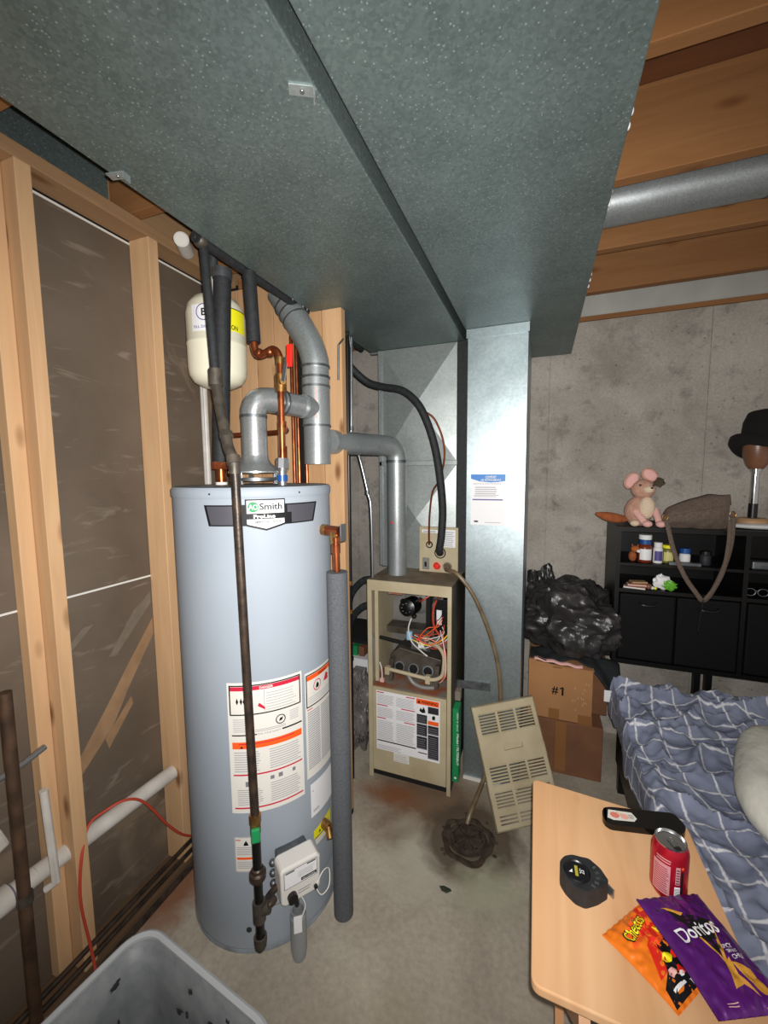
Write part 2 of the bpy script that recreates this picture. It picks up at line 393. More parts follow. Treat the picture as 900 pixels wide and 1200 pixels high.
def tag(o, label, cat, group=None):
    o['label'] = label; o['category'] = cat
    if group: o['group'] = group
def root(name, label, cat, loc, group=None):
    o = bpy.data.objects.new(name, None); COL.objects.link(o); o.location = loc; o.empty_display_size = .05
    OFF[o.name] = V(loc); tag(o, label, cat, group); return o
def part(name, mb, parent, label=None, **k):
    off = OFF[parent.name]; ob = finish(name, mb, off, **k); ob.parent = parent; OFF[ob.name] = off
    if label: ob['label'] = label
    return ob
def single(name, mb, loc, label, cat, group=None, **k):
    ob = finish(name, mb, V(loc), **k); ob.location = loc; OFF[ob.name] = V(loc); tag(ob, label, cat, group); return ob
def struct(name, mb, **k):
    ob = finish(name, mb, V((0, 0, 0)), **k); ob['kind'] = 'structure'; OFF[ob.name] = V((0, 0, 0)); return ob

# ------------------------------------------------------------------ flat print (decals) on plane / cylinder / surface
_tc = {}
def text_mesh(txt, bold=0):
    key = (txt, bold)
    if key not in _tc:
        cu = bpy.data.curves.new('t', 'FONT'); cu.body = txt; cu.size = 1; cu.offset = bold; cu.resolution_u = 3
        o = bpy.data.objects.new('t', cu); COL.objects.link(o)
        bpy.context.view_layer.update(); dg = bpy.context.evaluated_depsgraph_get()
        me = o.evaluated_get(dg).to_mesh()
        vs = [(v.co.x, v.co.y) for v in me.vertices]; fs = [tuple(p.vertices) for p in me.polygons]
        o.evaluated_get(dg).to_mesh_clear(); bpy.data.objects.remove(o); bpy.data.curves.remove(cu)
        if vs:
            x0 = min(v[0] for v in vs); x1 = max(v[0] for v in vs); y0 = min(v[1] for v in vs); y1 = max(v[1] for v in vs)
            vs = [((x-x0)/(x1-x0), (y-y0)/(y1-y0)) for x, y in vs]
        _tc[key] = (vs, fs)
    return _tc[key]
class Decal(MB):
    def __init__(s, fn, seg=.012): super().__init__(); s.fn = fn; s.seg = seg; s.keep = True
    def rect(s, u0, v0, u1, v1, m, lift=.0004, both=False):
        nu = max(1, int(abs(u1-u0)/s.seg)); nv = max(1, int(abs(v1-v0)/s.seg)) if both else 1
        s.grid(nu, nv, lambda a, b: s.fn(u0+(u1-u0)*a, v0+(v1-v0)*b, lift), m, True); return s
    def frame(s, u0, v0, u1, v1, t, m, lift=.0006):
        s.rect(u0, v0, u1, v0+t, m, lift); s.rect(u0, v1-t, u1, v1, m, lift); s.rect(u0, v0, u0+t, v1, m, lift); s.rect(u1-t, v0, u1, v1, m, lift); return s
    def poly(s, pts, m, lift=.0006):
        # slices a convex polygon into vertical strips so it can follow a curve
        us = [p[0] for p in pts]; a, b = min(us), max(us); n = max(1, int((b-a)/s.seg)); cuts = sorted(set([a+(b-a)*i/n for i in range(n+1)]+us))
        def span(u):
            ys = []
            for i in range(len(pts)):
                p, q = pts[i], pts[(i+1) % len(pts)]
                if abs(p[0]-q[0]) < 1e-9:
                    if abs(u-p[0]) < 1e-9: ys += [p[1], q[1]]
                elif min(p[0], q[0])-1e-9 <= u <= max(p[0], q[0])+1e-9:
                    ys.append(p[1]+(q[1]-p[1])*(u-p[0])/(q[0]-p[0]))
            return min(ys), max(ys)
        for c, d in zip(cuts, cuts[1:]):
            if d-c < 1e-7: continue
            l0, h0 = span(c); l1, h1 = span(d)
            s.add([s.fn(c, l0, lift), s.fn(d, l1, lift), s.fn(d, h1, lift), s.fn(c, h0, lift)], [(0, 1, 2, 3)], m, True)
        return s
    def text(s, txt, u, v, wd, ht, m, lift=.0008, bold=0, rot=0, shear=0, center=False):
        vs, fs = text_mesh(txt, bold); c, q = math.cos(rot), math.sin(rot)
        if center: 
            u -= (wd*c-ht*q)/2; v -= (wd*q+ht*c)/2
        P = []
        for x, y in vs:
            X = x*wd+shear*y*ht; Y = y*ht
            P.append(s.fn(u+X*c-Y*q, v+X*q+Y*c, lift))
        s.add(P, fs, m, False); return s
    def lines(s, u0, v0, u1, v1, n, m, lift=.0006, fill=.45, jag=.15):
        h = (v1-v0)/n
        for i in range(n):
            e = u1-(u1-u0)*random.random()*jag
            s.rect(u0, v0+i*h, e, v0+i*h+h*fill, m, lift)
        return s
def plane(o, U_, V_):
    o = V(o); U_ = V(U_).normalized(); V_ = V(V_).normalized(); N = U_.cross(V_)
    return lambda u, v, l: o + U_*u + V_*v + N*l
def cylmap(c, R, ang0):   # u = arc metres to the right of ang0 (degrees), v = z
    return lambda u, v, l: V((c[0]+(R+l)*math.cos(math.radians(ang0)+u/R), c[1]+(R+l)*math.sin(math.radians(ang0)+u/R), v))

# =================================================================== SETTING
fl_ = struct('floor', MB().box((-1.7, -1.0, -.08), (2.4, 2.75, 0), m_floor))
mb = MB().box((-1.7, 2.606, 0), (2.4, 2.75, 2.36), m_conc)
wb = struct('wall_back', mb)
xs = [-1.7, -1.19, -.58, .03, .785, 1.4, 2.4]
for a, b in zip(xs, xs[1:]):
    part('concrete_panel', MB().box((a+.002, 2.60, 0), (b-.002, 2.607, 2.36), m_conc), wb, bevel=.002)
# left wall: drywall seen from behind between studs
wl = struct('wall_left', MB().box((-1.40, -1.0, 0), (-1.352, 2.6, 2.62), m_dark))
for a, b in ((-1.0, .30), (.304, 1.50), (1.504, 2.6)):
    for z0, z1 in ((0, 1.165), (1.173, 2.322)):
        part('drywall_sheet', MB().box((-1.352, a, z0), (-1.34, b, z1), m_dry), wl)
part('drywall_edge', MB().box((-1.3515, -1, 1.166), (-1.3385, 1.5, 1.172), m_white).box((-1.3515, -1, 2.3225), (-1.3385, 1.5, 2.329), m_white), wl, label='white drywall edge line')
def stud(y0, parent=None, x0=-1.339, x1=-1.25, z0=.04, z1=2.335, w_=.038):
    return part('stud', MB().box((x0, y0, z0), (x1, y0+w_, z1), m_studz), parent or wl, bevel=.002)
for y in (-.87, -.46, -.09, .29, .70, 1.075): stud(y)
part('rim_joist', MB().box((-1.352, -1.0, 2.374), (-1.344, 2.6, 2.611), m_platey), wl)
part('nailing_strip', MB().box((-1.339, .661, .04), (-1.301, .699, 2.335), m_studz), wl, bevel=.002)
m_smear = M('tan_glue_smear', '9a7a5a', .7, c2='86694d', scale=14); m_pale = M('pale_scuff', '73685c', .7, c2='685d51', scale=20)
dd = Decal(plane((-1.34, 0, 0), (0, 1, 0), (0, 0, 1)), 1)
for P_ in ([(.735, .60), (.80, .665), (.80, .60), (.735, .53)], [(.80, .665), (.90, .79), (.90, .69), (.80, .60)], [(.90, .79), (.96, .87), (.96, .79), (.90, .69)], [(.96, .87), (1.072, 1.01), (1.072, .95), (.96, .79)], [(.87, .66), (.97, .76), (.975, .73), (.88, .62)]): dd.poly(P_, m_smear, .0008)
sm = part('glue_smear', dd, wl, label='tan glue smear')
dd = Decal(dd.fn, 1)
for P_ in ([(.90, .93), (1.0, 1.06), (1.0, 1.0), (.93, .93)], [(1.0, 1.06), (1.07, 1.11), (1.07, 1.07), (1.0, 1.0)], [(.76, 1.0), (.83, 1.06), (.86, 1.06), (.79, 1.0)]): dd.poly(P_, m_pale, .0008)
part('scuff', dd, wl, label='pale scuff')['kind'] = 'stuff'
part('top_plate', MB().box((-1.339, -1.0, 2.335), (-1.25, 1.50, 2.373), m_platey), wl, bevel=.002)
part('bottom_plate', MB().box((-1.339, -1.0, .002), (-1.25, 1.50, .039), M('dusty_plate', '6b5138', .9, c2='57412c', scale=8, stretch=(1, .2, 1))), wl, bevel=.002)
# low rail strip on the floor before the wall
part('floor_strip', MB().box((-1.247, -.2, .0015), (-1.235, 1.30, .022), m_brownd), wl)
# partition behind the heater
wp = struct('wall_partition', MB().box((-1.338, 1.545, 0), (-.76, 1.56, 2.37), m_dark))
for x0, x1 in ((-1.338, -1.25), (-1.248, -1.16), (-1.158, -1.07), (-1.068, -.985), (-.925, -.84), (-.838, -.752)):
    part('board', MB().box((x0, 1.505, .04), (x1, 1.543, 2.33), m_board), wp, bevel=.003)
part('top_plate', MB().box((-1.24, 1.503, 2.332), (-.752, 1.543, 2.37), m_joist), wp, bevel=.002)
# ceiling
ce = struct('ceiling', MB().box((-1.7, -1.0, 2.612), (2.4, 2.75, 2.63), m_osb))
for y in (-.62, -.20, .20, .61, 1.02, 1.43, 1.835, 2.235):
    part('joist', MB().box((-1.7, y, 2.376), (2.4, y+.038, 2.611), m_joist), ce, bevel=.002)
t1 = struct('trim_1', MB().box((-1.7, 2.592, 2.361), (2.4, 2.75, 2.386), m_joist), bevel=.002)
t2 = struct('trim_2', MB().box((-1.7, 2.603, 2.387), (2.4, 2.75, 2.611), m_foamboard))
# panned joist bay (sheet metal) by the left wall
single('joist_bay_pan', MB().box((-1.343, .655, 2.378), (-1.338, 1.012, 2.608), m_duct).box((-1.338, .655, 2.600), (-.9, 1.012, 2.606), m_duct), (-1.34, .8, 2.378), 'dark sheet metal liner in the joist bay above the left top plate', 'sheet metal')

# =================================================================== DUCTS
r = root('main_duct', 'wide galvanised sheet metal trunk duct, left one of the pair under the joists', 'duct', (-.62, .8, 2.186))
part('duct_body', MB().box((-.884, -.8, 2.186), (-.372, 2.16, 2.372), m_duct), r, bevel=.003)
part('duct_flange', MB().box((-.886, 2.125, 2.181), (-.40, 2.15, 2.186), m_coil), r)
def hanger(cx, cy, rot):
    c, s = math.cos(rot), math.sin(rot); X = V((c, s, 0)); Y = V((-s, c, 0)); o = V((cx, cy, 2.1845))
    b = MB().obox(o, (X, Y, V((0, 0, 1))), (.022, .010, .0012), m_coil)
    b.obox(o + X*.02 + V((0, 0, -.006)), (X, Y, V((0, 0, 1))), (.0012, .010, .007), m_coil)
    b.cyl(o+V((0, 0, -.001)), o+V((0, 0, -.004)), .004, m_steel, n=8)
    return b
part('hanger_clip', hanger(-.395, .66, .5), r)
part('hanger_clip', hanger(-.872, .685, .2), r)
for y in (1.35, 1.42, 1.45): part('screw', MB().cyl((-.87, y, 2.186), (-.87, y, 2.17), .002, m_steel, r1=.001, n=6), r)
r = root('return_duct', 'right galvanised trunk duct running to the back concrete wall', 'duct', (-.1, .9, 2.186))
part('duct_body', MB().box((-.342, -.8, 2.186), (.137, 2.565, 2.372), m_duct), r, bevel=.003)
for y, z in ((.93, 0), (.96, 0), (1.17, 0), (1.20, 0), (1.24, 0), (1.6, 0), (1.63, 0), (1.66, 0), (1.68, 0)):
    part('sealant_dab', MB().ball((.137, y, 2.19+random.random()*.02), (.004, .009, .006), m_pwhite, 8, 6), r, label='white sealant dab')
r = root('duct_riser', 'tall rectangular galvanised drop from the ceiling duct to the floor right of the furnace', 'duct', (-.2, 2.2, 0))
part('duct_body', MB().box((-.332, 1.95, 0.0), (-.068, 2.50, 2.184), m_riser), r, bevel=.003)
part('collar', MB().box((-.336, 1.944, 2.145), (-.064, 1.9495, 2.1845), m_riser), r)
part('seam', MB().box((-.074, 1.9465, .01), (-.068, 1.9495, 2.14), m_riser), r)
part('foot_bead', MB().box((-.33, 1.94, 0), (-.07, 1.95, .012), m_papero), r, label='grey sealant bead at the floor')
# service sheet on the riser
mb = Decal(plane((-.309, 1.9495, 1.291), (1, 0, 0), (0, 0, 1)))
W, H_ = .157, .237
mb.rect(0, 0, W, H_, m_paper, .0004)
mb.poly([(0, H_), (0, H_-.02), (.04, H_-.033), (.09, H_-.038), (W*.8, H_-.036), (W, H_-.031), (W, H_)], m_blue, .0008)
mb.text('COMFORT', .066, H_-.019, .05, .012, m_pwhite, .0012, .03); mb.text('AIR SYSTEMS SERVICE', .045, H_-.031, .09, .009, m_pwhite, .0012, .03)
mb.text('SERVICE & MAINTENANCE', .012, .19, .125, .006, m_mid, .0008)
mb.lines(.02, .145, .12, .184, 4, m_grey); mb.lines(.015, .132, .13, .145, 2, m_grey)
mb.rect(.008, .116, .146, .122, m_purp, .0008)
mb.poly([(.014, .016), (.02, .012), (.032, .012), (.038, .016), (.032, .020), (.02, .020)], m_char); mb.lines(.065, .011, .14, .017, 1, m_grey)
single('service_sheet', mb, (-.309, 1.9495, 1.291), 'white service record sheet with blue header stuck on the tall duct', 'paper')
r = root('strap_bracket', 'galvanised strap across the foot of the tall duct beside the furnace', 'bracket', (-.3, 1.94, .49))
part('strap', MB().obox((-.30, 1.945, .497), ((1, 0, .06), (0, 1, 0), (-.06, 0, 1)), (.095, .003, .02), m_steeld), r)
part('tape', MB().box((-.385, 1.90, .43), (-.34, 1.94, .475), m_rust), r)
# black strip standing in for the deep shadow between plenum and riser
r = root('duct_gap_shade', 'black strip standing in for shadow in the gap between plenum and tall duct', 'shade_fill', (-.37, 2.12, 1.03))
part('shade_strip', MB().box((-.405, 2.10, 1.02), (-.34, 2.14, 2.184), m_blackrub), r)
# round duct between the joists
r = root('round_duct', 'round galvanised branch pipe lying between the ceiling joists at right', 'duct', (.7, 1.655, 2.44))
mb = MB().cyl((.145, 1.655, 2.44), (2.2, 1.655, 2.44), .072, m_flue2, n=36)
part('pipe_body', mb, r)
part('crimp_joint', MB().cyl((.62, 1.655, 2.44), (.632, 1.655, 2.44), .0745, m_steeld, n=36), r)
part('collar', MB().cyl((.139, 1.655, 2.44), (.155, 1.655, 2.44), .077, m_coil, n=36), r)

# =================================================================== PLENUM + COIL CASE
r = root('coil_plenum', 'galvanised plenum with cross-broken panels on top of the furnace', 'plenum', (-.61, 2.3, 1.02))
def crossbreak(x0, x1, z0, z1, y, up):
    c = (x0+(x1-x0)*.5, y-up, (z0+z1)/2)
    b = MB(); b.add([(x0, y, z0), (x1, y, z0), (x1, y, z1), (x0, y, z1), c], [(0, 1, 4), (1, 2, 4), (2, 3, 4), (3, 0, 4)], m_coil)
    b.add([(x0, y, z0), (x1, y, z0), (x1, y, z1), (x0, y, z1), (x0, y+.42, z0), (x1, y+.42, z0), (x1, y+.42, z1), (x0, y+.42, z1)],
        [(0, 4, 5, 1), (1, 5, 6, 2), (2, 6, 7, 3), (3, 7, 4, 0), (4, 7, 6, 5)], m_coil)
    return b
part('panel', crossbreak(-.82, -.408, 1.60, 2.184, 2.1, .03), r)
part('panel', crossbreak(-.82, -.408, 1.021, 1.575, 2.1, .03), r)
part('flange', MB().box((-.826, 2.085, 1.575), (-.402, 2.5, 1.60), m_coil), r, bevel=.002)
part('corner_edge', MB().box((-.826, 2.085, 1.03), (-.812, 2.1, 2.18), m_coil), r)
r = root('coil_access_panel', 'beige coil case panel with hose ports above the furnace top', 'panel', (-.487, 2.07, 1.021))
part('panel', MB().box((-.590, 2.050, 1.021), (-.386, 2.068, 1.258), m_beige), r, bevel=.002)
d = Decal(plane((-.59, 2.050, 1.021), (1, 0, 0), (0, 0, 1)))
d.rect(.12, .135, .19, .225, m_paper).lines(.125, .14, .185, .22, 8, m_grey); part('sticker', d, r); d = Decal(d.fn)
d.rect(.015, .205, .10, .222, m_paper).lines(.02, .207, .09, .22, 2, m_mid)
part('sticker', d, r)
part('port_ring', MB().lathe((-.478, 2.049, 1.125), [(0, -.002), (.030, -.002), (.030, .003), (.024, .004)], m_blackrub, 20, (0, -1, 0)), r)
part('port_ring', MB().lathe((-.535, 2.049, 1.165), [(0, -.002), (.018, -.002), (.018, .003), (.012, .004)], m_dark, 20, (0, -1, 0)), r)
part('knob', MB().lathe((-.495, 2.049, 1.055), [(.0, .018), (.013, .016), (.016, .0), (.02, -.001)], m_cred, 18, (0, -1, 0)), r, label='red round plug')
part('knob', MB().lathe((-.44, 2.049, 1.055), [(.0, .018), (.013, .016), (.018, .0), (.024, -.001)], m_beiged, 18, (0, -1, 0)), r)
part('switch', MB().box((-.57, 2.040, 1.035), (-.535, 2.049, 1.095), m_inner).box((-.558, 2.036, 1.05), (-.547, 2.041, 1.075), m_black), r, bevel=.001)

# =================================================================== FURNACE
FX0, FX1, FY, FB, FZ = -.782, -.366, 1.80, 2.40, 1.02
r = root('furnace', 'open beige gas furnace with exposed burner compartment between heater and tall duct', 'furnace', (-.574, 2.1, 0))
part('side_panel', MB().box((FX0, FY+.012, .012), (FX0+.004, FB, FZ-.001), m_beige).box((FX0, FY-.001, 0), (FX0+.022, FY+.004, FZ), m_beige), r)
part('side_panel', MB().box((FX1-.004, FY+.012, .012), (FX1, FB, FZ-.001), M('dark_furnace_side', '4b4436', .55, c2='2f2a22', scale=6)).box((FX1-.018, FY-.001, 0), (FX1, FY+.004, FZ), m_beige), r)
part('post', MB().box((FX0+.03, FY+.02, .50), (FX0+.048, FY+.028, .98), m_beige), r)
part('top_panel', MB().box((FX0, FY, FZ-.002), (FX1, FB, FZ+.001), m_beiged), r)
part('header', MB().box((FX0+.001, FY-.002, FZ-.05), (FX1-.001, FY+.006, FZ+.0015), m_beige), r, bevel=.001)
part('back_panel', MB().box((FX0+.005, 2.16, .45), (FX1-.005, 2.165, FZ-.003), m_inner), r)
part('compartment_floor', MB().box((FX0+.004, FY+.012, .478), (FX1-.004, 2.16, .482), m_rust), r)
part('lower_door', MB().box((FX0+.024, FY-.006, .045), (FX1-.020, FY+.006, .482), m_beige), r, bevel=.002)
part('toe_kick', MB().box((FX0+.005, FY+.02, .0), (FX1-.005, FY+.03, .044), m_dark), r)
# labels on lower door
d = Decal(plane((-.738, FY-.0065, .16), (1, 0, 0), (0, 0, 1)), .3)
W, H_ = .322, .308
d.rect(0, 0, W, H_, m_paper)
def rl(u0, v0, u1, t=.005): d.rect(u0, v0, u1, v0+t, m_red, .0008)
rl(.004, .297, .04); rl(.155, .297, .20); rl(.004, .232, .06); rl(.13, .232, .20); rl(.004, .165, .05); rl(.145, .165, .20)
for (a, b, c, e, n) in ((.006, .243, .095, .292, 8), (.105, .243, .2, .292, 8), (.006, .176, .095, .226, 7), (.105, .176, .2, .226, 7), (.006, .058, .095, .158, 13), (.105, .058, .2, .158, 13), (.006, .006, .13, .03, 3)): d.lines(a, b, c, e, n, m_grey, .0007, .35)
d.rect(.004, .045, .205, .051, m_blk, .0008)
d.rect(.207, .278, .318, .305, m_orange, .0008); d.text('WARNING', .232, .284, .078, .015, m_blk, .0012, .02); d.poly([(.212, .284), (.228, .284), (.22, .299)], m_blk, .0012)
d.poly([(.222, .245), (.228, .262), (.236, .252), (.242, .268), (.25, .255), (.252, .24), (.236, .236)], m_blk, .001)
for z0, z1 in ((.183, .228), (.120, .179), (.053, .116)): d.rect(.209, z0, .260, z1, m_char, .0008); d.lines(.212, z0+.004, .256, z1-.004, 5, m_mid, .0012, .25)
d.rect(.264, .240, .316, .274, m_char, .0008); d.rect(.264, .184, .316, .204, m_orange, .0008)
d.poly([(.285, .212), (.298, .212), (.3, .228), (.292, .234), (.284, .226)], m_blk, .001)
for z0, z1 in ((.137, .180), (.012, .133)): d.rect(.264, z0, .316, z1, m_char, .0008); d.lines(.267, z0+.005, .312, z1-.005, int((z1-z0)/.011), m_mid, .0012, .25)
d.rect(.216, .030, .260, .035, m_blk, .0008)
d.rect(.09, -.045, .17, -.001, m_papero, .0004).lines(.095, -.04, .165, -.005, 4, m_grey, .0007, .3)
part('safety_sticker', d, r, label='white and black instruction sticker with orange warning band')
# inducer motor
mo = part('blower_motor', MB().lathe((-.607, 2.0, .852), [(0, .10), (.022, .098), (.042, .088), (.046, .06), (.046, 0), (.040, -.01)], m_black, 24, (-.1, -1, .1)), r)
for a in (40, 160, 280):
    x = -.607+.055*math.cos(math.radians(a)); z = .852+.055*math.sin(math.radians(a))
    part('mounting_ear', MB().lathe((x, 1.985, z), [(.006, 0), (.013, 0), (.013, .008), (.006, .008), (.006, 0)], m_black, 14, (0, -1, 0)).obox(((x-.607)/2, 1.985, (z+.852)/2), ((x+.607, 0, z-.852), (0, 1, 0), (-(z-.852), 0, x+.607)), (.028, .004, .006), m_black), mo)
for a in range(8):
    x = -.617+.024*math.cos(a*PI/4); z = .862+.024*math.sin(a*PI/4)
    part('vent_slot', MB().ball((x, 1.903, z), (.006, .003, .003), m_steeld, 8, 6), mo)
part('inducer_housing', MB().lathe((-.607, 2.15, .852), [(0, .08), (.06, .08), (.075, .07), (.075, 0)], m_inner, 28, (0, -1, 0)), r)
part('bracket', MB().box((-.545, 2.02, .72), (-.522, 2.06, .97), m_dark), r, label='dark vertical strut')
cb = part('control_box', MB().box((-.49, 1.98, .70), (-.385, 2.10, .90), m_black), r, bevel=.003)
part('sticker', MB().box((-.478, 1.976, .77), (-.452, 1.979, .845), m_paper), cb)
part('relay', MB().box((-.415, 1.965, .80), (-.392, 1.979, .86), m_green), cb)
part('transformer', MB().box((-.475, 1.93, .915), (-.435, 1.97, .955), m_steeld).box((-.468, 1.925, .92), (-.442, 1.93, .95), m_copper), r, bevel=.002)
gv = part('gas_valve', MB().box((-.60, 1.93, .64), (-.50, 1.99, .70), m_steeld).cyl((-.52, 1.93, .72), (-.52, 1.93, .70), .016, m_beige, n=14).box((-.56, 1.922, .655), (-.53, 1.93, .68), m_paper), r, bevel=.002)
part('connector', MB().box((-.62, 1.92, .69), (-.592, 1.94, .735), M('pale_blue_plastic', '8fb4cf', .4)), r, bevel=.002, label='pale blue connector')
bu = part('burner_box', MB().prism([(-.71, .60), (-.70, .50), (-.45, .485), (-.44, .61), (-.66, .645)], lambda x, z, t: V((x, t, z)), 1.92, 2.06, m_burn), r, bevel=.003)
for i, x in enumerate((-.655, -.58, -.505)):
    part('burner_tube', MB().lathe((x, 1.915, .545), [(.028, -.01), (.028, .008), (.022, .008), (.020, -.01)], m_steeld, 20, (0, -1, .35)), bu)
    part('venturi', MB().ball((x, 1.915, .545), (.021, .004, .021), m_dark, 14, 8), bu)
part('shield', MB().tube([(-.60, 1.87, .54), (-.57, 1.865, .50), (-.52, 1.86, .487), (-.46, 1.865, .492)], .012, m_inner, 10), r)
# manifold
mf = MB().tube([(-.705, 1.855, .555), (-.62, 1.855, .548), (-.52, 1.855, .540), (-.465, 1.855, .538), (-.425, 1.86, .56), (-.415, 1.865, .61), (-.42, 1.88, .66), (-.455, 1.90, .69), (-.50, 1.92, .69)], .0095, m_beige, 12)
part('manifold_pipe', mf, r, label='beige curved manifold pipe')
for x, z in ((-.70, .55), (-.49, .538)):
    part('clamp', MB().box((x-.012, 1.842, z-.022), (x+.012, 1.868, z+.018), m_beige), r, bevel=.002)
for x in (-.695, -.458):
    part('angle_bracket', MB().prism([(x, .60), (x+.02, .60), (x+.012, .48), (x-.005, .485)], lambda a, z, t: V((a, t, z)), 1.87, 1.90, m_burn), r)
part('cross_bar', MB().cyl((-.778, 1.95, .672), (-.60, 1.95, .655), .010, m_dark, n=10), r, label='black gas supply pipe stub')
part('shelf_plate', MB().box((-.776, 2.05, .665), (-.50, 2.15, .70), m_burn), r)
part('gusset', MB().prism([(-.776, .74), (-.77, .56), (-.75, .53), (-.745, .68)], lambda x, z, t: V((x, t, z)), 1.84, 1.846, m_inner), r)
wc = [m_redw, m_orange, m_black, m_papero, m_redw, m_copperd, m_pwhite, m_orange, m_yel, m_redw]
random.seed(11)
for i in range(14):
    a = V((-.60+random.random()*.05, 1.90+random.random()*.03, .69+random.random()*.04)); b = V((-.47+random.random()*.07, 1.90+random.random()*.05, .66+random.random()*.16))
    c = (a+b)/2 + V((0, -.03*random.random(), -.05+.08*random.random()))
    part('wire', MB().tube([a, c, b, b+V((random.uniform(-.02, .02), .02, .03))], .0022, wc[i % 10], 6, sub=4), r)
for i in range(9):
    x = -.40-.012*random.random()
    part('wire', MB().tube([(-.43-.02*random.random(), 1.93, .72+.04*random.random()), (x-.01, 1.88, .68), (x, 1.86, .60-.03*random.random()), (x-.02, 1.88, .53), (x-.05, 1.9, .50)], .0022, wc[(i*3+1) % 10], 6, sub=4), r)
part('wire', MB().tube([(-.56, 1.95, .89), (-.53, 1.92, .91), (-.50, 1.93, .93), (-.46, 1.95, .925)], .004, m_redw, 6), r)
part('wire', MB().tube([(-.475, 1.96, .90), (-.485, 1.93, .85), (-.48, 1.93, .78), (-.45, 1.93, .73)], .005, m_redw, 6), r)
part('wire', MB().tube([(-.60, 1.94, .80), (-.61, 1.92, .75), (-.59, 1.91, .69), (-.54, 1.89, .66), (-.50, 1.88, .64)], .0032, m_papero, 6), r)
part('wire', MB().tube([(-.745, 1.86, .58), (-.73, 1.85, .55), (-.728, 1.85, .50)], .003, m_papero, 6), r)
part('plug', MB().box((-.738, 1.843, .484), (-.718, 1.857, .502), m_plushp), r, label='pink plug')
part('rust_patch', MB().box((-.67, FY-.004, .962), (-.60, FY+.012, .969), m_rust), r)

# furnace flue
def segpipe(name, label, pts, rad, mat, joints, elbows, loc, cat='flue pipe', rings=()):
    rr = root(name, label, cat, loc)
    for a, b in pts: part('pipe_section', MB().cyl(a, b, rad, mat, n=32), rr)
    for e in elbows: part('elbow', MB().tube(e[0], rad*1.02, mat, 32, smooth=True, sub=e[1]), rr)
    for c, ax in joints:
        c = V(c); ax = V(ax).normalized(); part('crimp_joint', MB().cyl(c-ax*.007, c+ax*.007, rad*1.06, m_steeld, n=32), rr)
    return rr
rf = segpipe('furnace_flue', 'galvanised vent pipe rising from the furnace top and turning left', [((-.682, 1.96, 1.021), (-.682, 1.96, 1.60)), ((-.752, 1.84, 1.672), (-.79, 1.53, 1.665))], .049, m_flue2,
    [((-.682, 1.96, 1.595), (0, 0, 1))], [([(-.682, 1.96, 1.59), (-.684, 1.957, 1.63), (-.70, 1.93, 1.665), (-.735, 1.87, 1.672), (-.755, 1.82, 1.672)], 2)], (-.682, 1.96, 1.021))
d_ = part('plug', MB().ball((-.69, 1.906, 1.29), (.006, .003, .006), m_cred, 10, 8), rf, label='small red plug')
# heater flue: hood, vertical, elbow, branch
HC = (-.939, 1.182)
BX, BY = -.822, 1.42
rh = root('heater_flue', 'bright galvanised vent pipe with draft hood on top of the water heater', 'flue pipe', (-.93, 1.18, 1.503))
part('draft_hood', MB().lathe((-.93, 1.18, 1.503), [(.044, .10), (.046, .085), (.056, .07), (.092, .045), (.092, .040), (.05, .04)], m_flue, 36), rh)
for a in (20, 140, 260):
    c = V((-.93+.07*math.cos(math.radians(a)), 1.18+.07*math.sin(math.radians(a)), 1.503))
    part('hood_leg', MB().box((c.x-.008, c.y-.003, 1.5035), (c.x+.008, c.y+.003, 1.548), m_steel), rh)
part('hood_ring', MB().lathe((-.93, 1.18, 1.516), [(.06, 0), (.085, 0), (.085, .01), (.06, .01), (.06, 0)], m_steeld, 30), rh)
part('pipe_section', MB().cyl((-.93, 1.18, 1.60), (-.93, 1.18, 1.738), .043, m_flue, n=36), rh)
part('elbow', MB().tube([(-.93, 1.18, 1.735), (-.93, 1.18, 1.755), (-.92, 1.19, 1.785), (-.90, 1.22, 1.795), (-.885, 1.245, 1.795)], .0435, m_flue, 32, sub=2), rh)
part('pipe_section', MB().cyl((-.888, 1.24, 1.795), (-.835, 1.385, 1.787), .041, m_flue, n=36), rh)
part('crimp_joint', MB().cyl((-.93, 1.18, 1.730), (-.93, 1.18, 1.740), .045, m_steeld, n=36), rh)
for t in (0, .018, .036):
    q = V((-.888, 1.24, 1.795)) + V((.053, .145, -.008)).normalized()*t
    part('crimp_joint', MB().cyl(q, q+V((.053, .145, -.008)).normalized()*.006, .045, m_steeld, n=36), rh)
rb = root('main_flue', 'large grey galvanised vent stack bending up left under the duct', 'flue pipe', (BX, BY, 1.575))
part('pipe_section', MB().cyl((BX, BY, 1.575), (BX, BY, 1.725), .051, m_flue2, n=36, caps=True), rb)
part('tee_section', MB().cyl((BX, BY, 1.722), (BX, BY, 1.90), .053, m_flue2, n=36).cyl((BX-.006, BY-.025, 1.786), (BX-.018, BY-.072, 1.789), .044, m_flue2, n=32), rb)
part('pipe_section', MB().cyl((BX, BY, 1.895), (BX, BY, 1.95), .051, m_flue2, n=36), rb)
part('takeoff_collar', MB().cyl((BX+.025, BY+.05, 1.665), (BX+.034, BY+.11, 1.665), .049, m_flue2, n=32), rb)
for z in (1.722, 1.87, 1.905, 1.945): part('crimp_joint', MB().cyl((BX, BY, z-.004), (BX, BY, z+.004), .0555, m_steeld, n=36), rb)
E1 = [(BX, BY, 1.945), (BX, BY, 1.965), (BX-.022, BY+.004, 2.03), (BX-.058, BY+.008, 2.09), (BX-.09, BY+.012, 2.137)]
part('elbow', MB().tube(E1, .0525, m_flue2, 32, sub=2), rb)
part('pipe_section', MB().cyl((BX-.087, BY+.012, 2.133), (BX-.165, BY+.02, 2.25), .051, m_flue2, n=36), rb)
